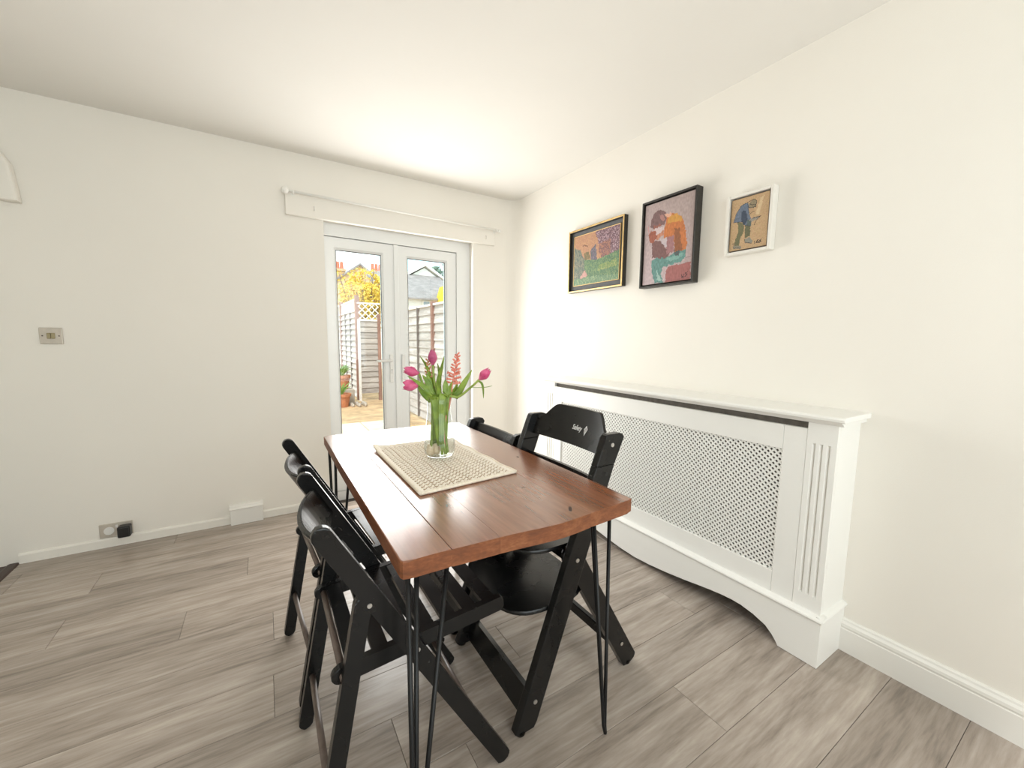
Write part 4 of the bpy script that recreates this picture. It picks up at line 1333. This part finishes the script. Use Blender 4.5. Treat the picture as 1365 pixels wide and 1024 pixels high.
# ------------------------------------------------------------------ wooden high chairs
def rounded_plate(cx, cy, hx, hy, n_exp=3.2, n=40):
    out = []
    for k in range(n):
        a = 2 * PI * k / n
        c, s = math.cos(a), math.sin(a)
        out.append((cx + hx * math.copysign(abs(c) ** (2 / n_exp), c), cy + hy * math.copysign(abs(s) ** (2 / n_exp), s)))
    return out
HG = 'wooden high chairs on the right of the table'
def post_x(z):
    return 0.622 + 0.3665 * z
def high_chair(label, y0, y1, extension, panel_top, dx=0.0):
    T_ = thing('high_chair', label, 'high chair', (0.87 + dx, (y0 + y1) / 2, 0), HG)
    th = 0.028
    ptop = 0.800
    for s in (0, 1):
        a, b2 = (y0, y0 + th) if s == 0 else (y1 - th, y1)
        o_y = y0 if s == 0 else y1
        sg = -1 if s == 0 else 1
        lo, hi = post_x(0) + dx, post_x(ptop) + dx
        b_ = B()
        dxw = 0.040
        # front post: leaning board cut level with the floor
        prism(b_, [(lo - dxw, 0.012), (lo - dxw + 0.010, 0.004), (lo + dxw - 0.012, 0.004), (lo + dxw, 0.022), *([(hi + dxw, ptop), (hi - dxw, ptop)] if extension else [(hi + dxw + 0.004, ptop - 0.020), (hi + dxw - 0.006, ptop - 0.004), (hi + dxw - 0.022, ptop), (hi - dxw + 0.022, ptop), (hi - dxw + 0.006, ptop - 0.006), (hi - dxw - 0.001, ptop - 0.020)])], 'y', a, b2, 0.003)
        po = obj('front_post', b_, 'black_wood', T_)
        # rear leg
        side = 0.006 if s == 0 else -0.006
        b_ = B(); prism(b_, plank_outline((0.800 + dx, 0.530), (1.112 + dx, 0.004), 0.066, None, 0.012), 'y', (b2 + 0.001) if s == 0 else (a - 0.001 - th), (b2 + 0.001 + th) if s == 0 else (a - 0.001), 0.003)
        rl = obj('rear_leg', b_, 'black_wood', T_)
        for (x, z) in ((0.806, 0.508), (0.652, 0.092)):
            b_ = B(); tube(b_, [(x + dx, o_y - sg * 0.002, z), (x + dx, o_y + sg * 0.0025, z)], 0.0068, 14)
            obj('bolt', b_, 'bolt', po)
        b_ = B(); yy = (b2 + 0.001) if s == 0 else (a - 0.001)
        tube(b_, [(1.058 + dx, yy + 0.003 * -sg * -1, 0.098), (1.058 + dx, yy + 0.0025 * sg, 0.098)], 0.0068, 14)
        obj('bolt', b_, 'bolt', rl)
        for (x, yy) in ((0.606, (a + b2) / 2), (1.098, (b2 + 0.015) if s == 0 else (a - 0.015))):
            b_ = B(); tube(b_, [(x + dx, yy, 0.0), (x + dx, yy, 0.010)], 0.017, 18)
            obj('foot_pad', b_, 'clear_pad', T_)
        if extension:
            zt = 0.902
            lo2, hi2 = post_x(ptop + 0.001) + dx, post_x(zt) + dx
            b_ = B()
            prism(b_, [(lo2 - 0.040, ptop + 0.001), (lo2 + 0.040, ptop + 0.001), (hi2 + 0.043, zt - 0.016), (hi2 + 0.036, zt - 0.004), (hi2 + 0.024, zt), (hi2 - 0.030, zt), (hi2 - 0.038, zt - 0.004), (hi2 - 0.041, zt - 0.014)], 'y', a, b2, 0.003)
            ex = obj('post_extension', b_, 'black_wood', T_)
            for z in (0.866,):
                b_ = B(); tube(b_, [(post_x(z) + dx + 0.002, o_y - sg * 0.002, z), (post_x(z) + dx + 0.002, o_y + sg * 0.002, z)], 0.0068, 14)
                obj('bolt', b_, 'bolt', ex)
        b_ = B(); tube(b_, [(post_x(0.786) + dx + 0.010, o_y - sg * 0.002, 0.772), (post_x(0.786) + dx + 0.010, o_y + sg * 0.001, 0.772)], 0.0060, 14)
        obj('bolt', b_, 'black_plastic', po)
    # floor bar between the front posts, bars between the rear legs
    ya, yb = y0 + th, y1 - th
    b_ = B()
    prism(b_, [(0.622 + dx, 0.030), (0.642 + dx, 0.024), (0.668 + dx, 0.094), (0.648 + dx, 0.101)], 'y', ya, yb, 0.002)
    obj('front_bar', b_, 'black_wood', T_)
    b_ = B(); box(b_, 1.040 + dx, 1.062 + dx, ya + th, yb - th, 0.070, 0.112, 0.003)
    obj('rear_bar', b_, 'black_wood', T_)
    b_ = B(); box(b_, 0.808 + dx, 0.838 + dx, ya, yb, 0.470, 0.506, 0.004)
    obj('seat_bar', b_, 'black_wood', T_)
    yc = (y0 + y1) / 2
    # foot plate, slightly dished, and seat plate
    def plate(name, cx, hx, hy, z, dish):
        b_ = B()
        out = rounded_plate(cx, yc, hx, hy)
        n_ = len(out)
        rings_t, rings_b = [], []
        for k_, sc in enumerate((1.0, 0.985, 0.7, 0.4)):
            zt = z + (0.0 if k_ else -0.004)
            rings_t.append([b_.verts.new((cx + (x - cx) * sc, yc + (y - yc) * sc, zt - dish * (1 - sc ** 2))) for x, y in out])
        rings_b = [b_.verts.new((x, y, z - 0.012)) for x, y in out]
        for r_a, r_b in zip(rings_t, rings_t[1:]):
            for k_ in range(n_):
                b_.faces.new([r_a[k_], r_a[(k_ + 1) % n_], r_b[(k_ + 1) % n_], r_b[k_]])
        b_.faces.new(rings_t[-1])
        for k_ in range(n_):
            b_.faces.new([rings_b[k_], rings_b[(k_ + 1) % n_], rings_t[0][(k_ + 1) % n_], rings_t[0][k_]])
        b_.faces.new(rings_b[::-1])
        o_ = obj(name, b_, 'black_wood', T_, smooth=True)
        es = o_.modifiers.new('split', 'EDGE_SPLIT'); es.split_angle = math.radians(50)
        return o_
    plate('foot_plate', 0.748 + dx, 0.172, (yb - ya) / 2 - 0.002, 0.365, 0.005)
    plate('seat', 0.800 + dx, 0.165, (yb - ya) / 2 - 0.034, 0.535, 0.004)
    # curved back panels
    def panel(name, prof, z_off, bow, n_=20):
        b_ = B()
        rows = []
        for i in range(n_ + 1):
            s = i / n_
            y = ya + (yb - ya) * s
            zl, zh = prof(s)
            bx = bow * (1 - (2 * s - 1) ** 2)
            row = []
            for z, q in ((zl, -0.006), (zh, -0.006), (zh, 0.006), (zl, 0.006)):
                row.append(b_.verts.new((post_x(z) + dx + 0.004 + bx + q, y, z)))
            rows.append(row)
        for i in range(n_):
            for k_ in range(4):
                b_.faces.new([rows[i][k_], rows[i][(k_ + 1) % 4], rows[i + 1][(k_ + 1) % 4], rows[i + 1][k_]])
        b_.faces.new(rows[0]); b_.faces.new(rows[-1][::-1])
        o_ = obj(name, b_, 'black_wood', T_, smooth=True)
        es = o_.modifiers.new('split', 'EDGE_SPLIT'); es.split_angle = math.radians(40)
        return o_
    def lowp(s):
        e = min(s, 1 - s)
        return (panel_top - 0.125, panel_top)
    panel('lower_back_panel', lowp, 0, 0.012)
    if extension:
        def upp(s):
            e = min(s, 1 - s)
            k_ = min(1.0, max(0.0, (e - 0.02) / 0.20))
            return (0.822 - 0.004 * math.sin(PI * s), 0.886 + 0.064 * (k_ * k_ * (3 - 2 * k_)))
        pn = panel('upper_back_panel', upp, 0, 0.030, 32)
        # printed lettering and emblem
        cu = bpy.data.curves.new('lettering', 'FONT')
        cu.body = 'Safety'
        cu.size = 0.026
        cu.extrude = 0.0004
        cu.align_x = 'LEFT'
        cu.shear = 0.15
        cu.offset = 0.0004
        to = bpy.data.objects.new('lettering_source', cu)
        COL.objects.link(to)
        bpy.context.view_layer.update()
        me_ = bpy.data.meshes.new_from_object(to.evaluated_get(bpy.context.evaluated_depsgraph_get()))
        bpy.data.objects.remove(to)
        def on_panel(a_, b2_):   # a_: metres to the right of the word's start, b2_: height
            y = 1.150 - a_
            s = (y - ya) / (yb - ya)
            z = 0.872 + b2_
            return Vector((post_x(z) + dx + 0.004 + 0.030 * (1 - (2 * s - 1) ** 2) - 0.0068, y, z))
        org = root_org(T_)
        for v_ in me_.vertices:
            p_ = on_panel(v_.co.x * 0.84, v_.co.y * 0.95)
            p_.x -= v_.co.z
            v_.co = p_ - org
        me_.materials.clear(); me_.materials.append(MAT['logo'])
        lo_ = bpy.data.objects.new('lettering', me_); COL.objects.link(lo_); lo_.parent = pn
        # kite-shaped emblem beside the word
        b_ = B()
        def ring(pts_o, pts_i):
            vo = [b_.verts.new(on_panel(x, z)) for x, z in pts_o]
            vi = [b_.verts.new(on_panel(x, z)) for x, z in pts_i]
            n2 = len(vo)
            for k_ in range(n2):
                b_.faces.new([vo[k_], vo[(k_ + 1) % n2], vi[(k_ + 1) % n2], vi[k_]])
        ox = 0.066
        ko = [(ox, 0.010), (ox + 0.010, 0.024), (ox + 0.020, 0.012), (ox + 0.009, -0.012)]
        ki = [(ox + 0.0045, 0.0095), (ox + 0.010, 0.0165), (ox + 0.0155, 0.0110), (ox + 0.0092, -0.0015)]
        ring(ko, ki)
        vv_ = [b_.verts.new(on_panel(x, z)) for x, z in ((ox + 0.0085, 0.004), (ox + 0.0115, 0.004), (ox + 0.0115, 0.0135), (ox + 0.0085, 0.0125))]
        b_.faces.new(vv_)
        solid(obj('emblem', b_, 'logo', pn), 0.0008)
    return T_
high_chair('black wooden high chair with tall printed back, nearest on the right', 0.915, 1.372, True, 0.750, 0.011)
high_chair('low-backed black wooden high chair at the far right of the table', 1.412, 1.866, False, 0.780, 0.011)

# ------------------------------------------------------------------ the garden outside
GZ = -0.10
bm = B()
nx_, ny_ = 30, 60
gv = []
for j in range(ny_ + 1):
    row = []
    for i in range(nx_ + 1):
        x, y = -6 + 16 * i / nx_, 3.32 + 30 * j / ny_
        row.append(bm.verts.new((x, y, GZ + 0.025 * noise.noise(Vector((x * 2.1, y * 2.1, 0))))))
    gv.append(row)
for j in range(ny_):
    for i in range(nx_):
        bm.faces.new([gv[j][i], gv[j][i + 1], gv[j + 1][i + 1], gv[j + 1][i]])
struct(obj('garden_ground', bm, 'soil'), 'sandy garden ground strewn with debris outside the doors', 'ground')
pv = thing('patio', 'pale paving slabs outside the garden doors', 'paving', (1.1, 4.6, GZ))
for j in range(5):
    for i in range(4):
        bm = B(); box(bm, -0.3 + i * 0.5, 0.19 + i * 0.5, 3.34 + j * 0.6, 3.93 + j * 0.6, GZ - 0.03, GZ + 0.035 + 0.004 * random.random(), 0.006)
        obj('paving_slab', bm, 'paving', pv)

def fence_y(name, label, x, y0, y1, zt, slat, panel_len, trellis=0.0, lip=0.032):
    T_ = thing(name, label, 'fence', (x, (y0 + y1) / 2, GZ))
    y = y0
    cache = {}
    while y < y1 - 0.2:
        ye = min(y + panel_len, y1)
        L_ = ye - y - 0.09
        zs = GZ + 0.04
        nsl = int((zt - zs) / slat)
        hh = (zt - zs) / nsl
        for k in range(nsl):
            key = round(L_, 3)
            if key not in cache:
                b_ = B()
                prism(b_, [(-lip + 0.018, 0), (-lip, 0.0), (-0.010, hh * 1.10), (0.0, hh * 1.10)], 'y', 0, L_)
                # waney lower edge
                for v_ in b_.verts:
                    pass
                bmesh.ops.recalc_face_normals(b_, faces=b_.faces[:])
                me_ = bpy.data.meshes.new('slat'); b_.to_mesh(me_); b_.free(); me_.materials.append(MAT['fence'])
                cache[key] = me_
            o_ = bpy.data.objects.new('slat', cache[key]); COL.objects.link(o_); o_.parent = T_
            o_.location = Vector((x, y + 0.09, zs + k * hh)) - ORG[T_.name]
            o_.rotation_euler = (random.uniform(-0.006, 0.006), 0, 0)
        for q in (0.33, 0.67):
            b_ = B(); yy = y + 0.09 + L_ * q
            box(b_, x - 0.052, x - 0.030, yy - 0.018, yy + 0.018, zs, zt + 0.01)
            obj('batten', b_, 'batten', T_)
        b_ = B(); box(b_, x - 0.045, x + 0.02, y + 0.09, y + 0.09 + L_, zt, zt + 0.03)
        obj('capping_rail', b_, 'trellis', T_)
        b_ = B(); box(b_, x - 0.058, x + 0.03, y + 0.012, y + 0.075, GZ, zt + trellis + 0.06, 0.004)
        obj('post', b_, 'fence_post', T_)
        if trellis > 0:
            b_ = B()
            za, zb_ = zt + 0.03, zt + trellis
            box(b_, x - 0.035, x, y + 0.09, y + 0.09 + L_, zb_ - 0.03, zb_)
            yy = y + 0.09
            while yy < y + 0.09 + L_ - 0.12:
                for sgn in (1, -1):
                    dh = zb_ - za
                    ya_, yb2 = (yy, yy + dh) if sgn > 0 else (yy + dh, yy)
                    tube(b_, [(x - 0.02 + 0.006 * sgn, ya_, za), (x - 0.02 + 0.006 * sgn, yb2, zb_)], 0.010, 4)
                yy += 0.12
            obj('trellis', b_, 'trellis', T_, kind='stuff')
        y += panel_len
    return T_
fence_y('garden_fence', 'weathered lap-board fence seen through the right-hand door', 2.17, 3.72, 8.74, 1.70, 0.118, 1.95)
fence_y('garden_fence', 'farther lap-board fence with trellis top seen through the left-hand door', 1.72, 8.98, 16.8, 1.78, 0.118, 1.95, 0.27, 0.05)

T_ = thing('fence_panel', 'grey boarded fence panel with diamond trellis facing the left-hand door', 'fence', (1.9, 8.8, GZ))
for k in range(13):
    z0 = GZ + 0.16 + k * 0.1165
    bm = B(); prism(bm, [(8.786, z0), (8.766, z0), (8.790, z0 + 0.126), (8.803, z0 + 0.126)], 'x', 1.69, 2.08)
    obj('slat', bm, 'fence_x', T_)
bm = B(); box(bm, 1.665, 1.71, 8.76, 8.81, GZ, 1.60); obj('post', bm, 'trellis', T_)
bm = B(); box(bm, 2.06, 2.12, 8.74, 8.82, GZ, 1.72); obj('post', bm, 'fence_post', T_)
bm = B(); box(bm, 1.665, 2.12, 8.765, 8.80, 1.57, 1.61); obj('capping_rail', bm, 'trellis', T_)
bm = B()
box(bm, 1.665, 2.12, 8.77, 8.795, 1.92, 1.95)
for k in range(-3, 4):
    for sgn in (1, -1):
        pa, pb = [], []
        x0 = 1.70 + k * 0.13
        for (xx, zz) in ((x0, 1.61), (x0 + 0.31, 1.92)):
            pa.append((xx if sgn > 0 else 1.70 + 2.08 - xx, 8.785 + 0.006 * sgn, zz))
        (xa, ya_, za), (xb, yb_, zb_) = pa
        # clip to the panel width
        def lerp_x(xc):
            t_ = (xc - xa) / (xb - xa)
            return (xc, ya_, za + (zb_ - za) * t_)
        lo_, hi_ = 1.69, 2.09
        A_, B__ = pa
        if max(xa, xb) < lo_ + 0.03 or min(xa, xb) > hi_ - 0.03:
            continue
        A_ = lerp_x(min(max(xa, lo_), hi_)); B__ = lerp_x(min(max(xb, lo_), hi_))
        tube(bm, [A_, B__], 0.011, 4)
obj('trellis', bm, 'trellis', T_, kind='stuff')

# pots and rubble
def pot(name, label, c, r, h, plant):
    T_ = thing(name, label, 'plant pot', (c[0], c[1], c[2]), 'pots beside the fence')
    b_ = B()
    lathe(b_, [(0.0, 0.0), (r * 0.68, 0.0), (r * 0.95, h * 0.8), (r * 1.06, h * 0.8), (r * 1.08, h), (r * 0.94, h), (r * 0.9, h * 0.9), (0, h * 0.88)], c, 24)
    obj('pot', b_, 'terracotta', T_, smooth=False)
    b_ = B()
    for k in range(plant):
        a = random.uniform(0, 2 * PI)
        q = Vector((c[0], c[1], c[2] + h * 0.88))
        tip = q + Vector((math.cos(a) * r * random.uniform(.3, 1.3), math.sin(a) * r * random.uniform(.3, 1.3), random.uniform(.10, .26)))
        md = q.lerp(tip, 0.5) + Vector((0, 0, 0.05))
        tube(b_, [q, md, tip], [0.004, 0.012, 0.002], 5)
    obj('plant', b_, 'green_plant', T_, kind='stuff')
pot('terracotta_pot', 'terracotta pot of green shoots beside the fence', (1.30, 8.55, GZ + 0.30), 0.15, 0.28, 40)
pot('terracotta_pot', 'lower terracotta pot on the ground beside the fence', (1.22, 8.15, GZ), 0.16, 0.26, 14)
st = B(); box(st, 1.12, 1.50, 8.40, 8.72, GZ, GZ + 0.30, 0.01)
tag(obj('stone_block', st, 'stone', loc=(1.31, 8.56, GZ)), 'stone block carrying a terracotta pot by the fence', 'stone')
for k in range(9):
    c = Vector((1.40 + 0.115 * (k % 3) + random.uniform(-.01, .01), 8.02 + 0.115 * (k // 3) + random.uniform(-.01, .01), GZ + 0.035))
    b_ = B()
    bmesh.ops.create_icosphere(b_, subdivisions=1, radius=1.0)
    sx, sy, sz = random.uniform(.035, .046), random.uniform(.04, .052), random.uniform(.04, .06)
    for v_ in b_.verts:
        v_.co = Vector((v_.co.x * sx * random.uniform(.8, 1.2), v_.co.y * sy, v_.co.z * sz)) + c
    tag(obj('rubble_stone', b_, 'stone', loc=tuple(c)), 'rough grey stone in the rubble heap by the garden fence', 'stone', 'rubble heap by the fence')

# yellow flowering shrub over the fence
def shrub(name, label, cat, c, rx, ry, rz, n_leaf, mat, ls, twigs):
    T_ = thing(name, label, cat, (c[0], c[1], GZ))
    b_ = B()
    ends = []
    for k in range(twigs):
        a = random.uniform(0, 2 * PI)
        f_ = random.uniform(.25, 1.0)
        e = Vector((c[0] + math.cos(a) * rx * f_, c[1] + math.sin(a) * ry * f_, c[2] + rz * random.uniform(-.7, 1.05)))
        m_ = Vector((c[0], c[1], GZ)).lerp(e, 0.5) + Vector((0, 0, 0.3))
        tube(b_, [Vector((c[0], c[1], GZ)), m_, e], [0.035, 0.018, 0.006], 5)
        ends.append((m_, e))
    obj('branches', b_, 'twig', T_, kind='stuff')
    b_ = B()
    for k in range(n_leaf):
        if k % 3 == 0:
            m_, e = random.choice(ends)
            q = m_.lerp(e, random.uniform(.2, 1.05)) + Vector([random.gauss(0, .07) for _ in range(3)])
        else:
            d = Vector([random.gauss(0, 1) for _ in range(3)]).normalized() * random.uniform(.25, 1.0) ** 0.5
            q = Vector((c[0] + d.x * rx, c[1] + d.y * ry, c[2] + d.z * rz))
            if noise.noise(q * 2.3) < -0.25:
                continue
        n1 = Vector([random.gauss(0, 1) for _ in range(3)]).normalized()
        s_ = n1.orthogonal().normalized() * ls * random.uniform(.6, 1.3)
        t2 = n1.cross(s_).normalized() * ls * random.uniform(.5, 1.0)
        v_ = [b_.verts.new(q + s_), b_.verts.new(q + t2 + n1 * ls * .25), b_.verts.new(q - s_), b_.verts.new(q - t2 + n1 * ls * .25)]
        b_.faces.new(v_)
    obj('foliage', b_, mat, T_, kind='stuff')
    return T_
shrub('flowering_shrub', 'yellow flowering shrub rising above the far fence', 'shrub', (2.42, 11.8, 2.30), 0.64, 0.7, 0.85, 5200, 'blossom', 0.040, 46)
shrub('evergreen_tree', 'wispy dark tree above the grey roof', 'tree', (12.1, 30.5, 6.0), 1.15, 1.0, 1.0, 1100, 'evergreen', 0.14, 26)

# houses beyond
def gable_house(name, label, x0, x1, y0, y1, ze, zr, wall, chim):
    T_ = thing(name, label, 'house', ((x0 + x1) / 2, y0, GZ))
    xm = (x0 + x1) / 2
    b_ = B(); prism(b_, [(x0, GZ), (x1, GZ), (x1, ze), (xm, zr), (x0, ze)], 'y', y0, y1)
    obj('walls', b_, wall, T_)
    b_ = B()
    o_ = 0.25
    k = (zr - ze) / (xm - x0)
    prism(b_, [(x0 - o_, ze - o_ * k), (xm, zr), (x1 + o_, ze - o_ * k), (x1 + o_, ze - o_ * k + 0.12), (xm, zr + 0.14), (x0 - o_, ze - o_ * k + 0.12)], 'y', y0 - 0.15, y1 + 0.15)
    obj('roof', b_, 'slate', T_)
    for cx, cy, zt, n_ in chim:
        b_ = B(); box(b_, cx - 0.42, cx + 0.42, cy - 0.3, cy + 0.3, ze, zt, 0.02); box(b_, cx - 0.48, cx + 0.48, cy - 0.36, cy + 0.36, zt - 0.16, zt - 0.02)
        ch = obj('chimney', b_, 'brick_far', T_)
        for q in range(n_):
            b_ = B(); tube(b_, [(cx - 0.26 + q * 0.26, cy, zt - 0.01), (cx - 0.26 + q * 0.26, cy, zt + 0.5)], [0.13, 0.10], 12)
            obj('chimney_pot', b_, 'chimney_pot', ch)
    return T_
gable_house('gabled_house', 'tan gabled house with two chimneys behind the yellow shrub', 3.9, 8.0, 30, 36, 4.8, 6.30, 'brick_far', [(4.60, 30.6, 6.0, 3), (7.20, 30.6, 6.1, 3)])
# white rendered house with a lean-to slate roof
T_ = thing('white_house', 'white rendered outbuilding with grey slate lean-to roof beyond the right fence', 'house', (6.3, 18, GZ))
bm = B(); prism(bm, [(4.4, GZ), (6.95, GZ), (6.95, 3.10), (4.4, 3.02)], 'y', 18.0, 18.2)
wl_ = obj('front_wall', bm, 'render_white', T_)
bm = B(); box(bm, 6.24, 6.62, 17.94, 18.0, 2.62, 2.98); f_ = obj('window', bm, 'render_white', T_)
bm = B(); box(bm, 6.29, 6.57, 17.93, 17.945, 2.67, 2.93); obj('pane', bm, 'dark_pane', f_)
bm = B(); box(bm, 6.21, 6.65, 17.92, 18.0, 2.57, 2.62); obj('sill', bm, 'slate', f_)
bm = B(); prism(bm, [(17.75, 3.00), (17.75, 3.07), (21.2, 4.62), (21.2, 4.5)], 'x', 4.4, 8.3)
rf_ = obj('slate_roof', bm, 'slate', T_)
bm = B(); prism(bm, [(4.2, GZ), (9.2, GZ), (9.2, 4.0), (7.50, 5.02), (4.2, 3.05)], 'y', 21.2, 24.0)
obj('rear_gable', bm, 'render_white', T_)
bm = B(); prism(bm, [(3.9, 2.98), (7.50, 5.10), (9.4, 3.95), (9.4, 4.05), (7.50, 5.24), (3.9, 3.10)], 'y', 21.0, 24.1)
obj('verge', bm, 'render_white', T_)
bm = B(); prism(bm, [(6.92, GZ), (8.2, GZ), (8.2, 4.0), (7.35, 3.72), (7.05, 3.62), (6.92, 3.2)], 'y', 17.5, 17.9)
tag(obj('garden_wall', bm, 'yellow_wall', loc=(7.5, 17.7, GZ)), 'bright yellow painted wall end beyond the right fence', 'wall')
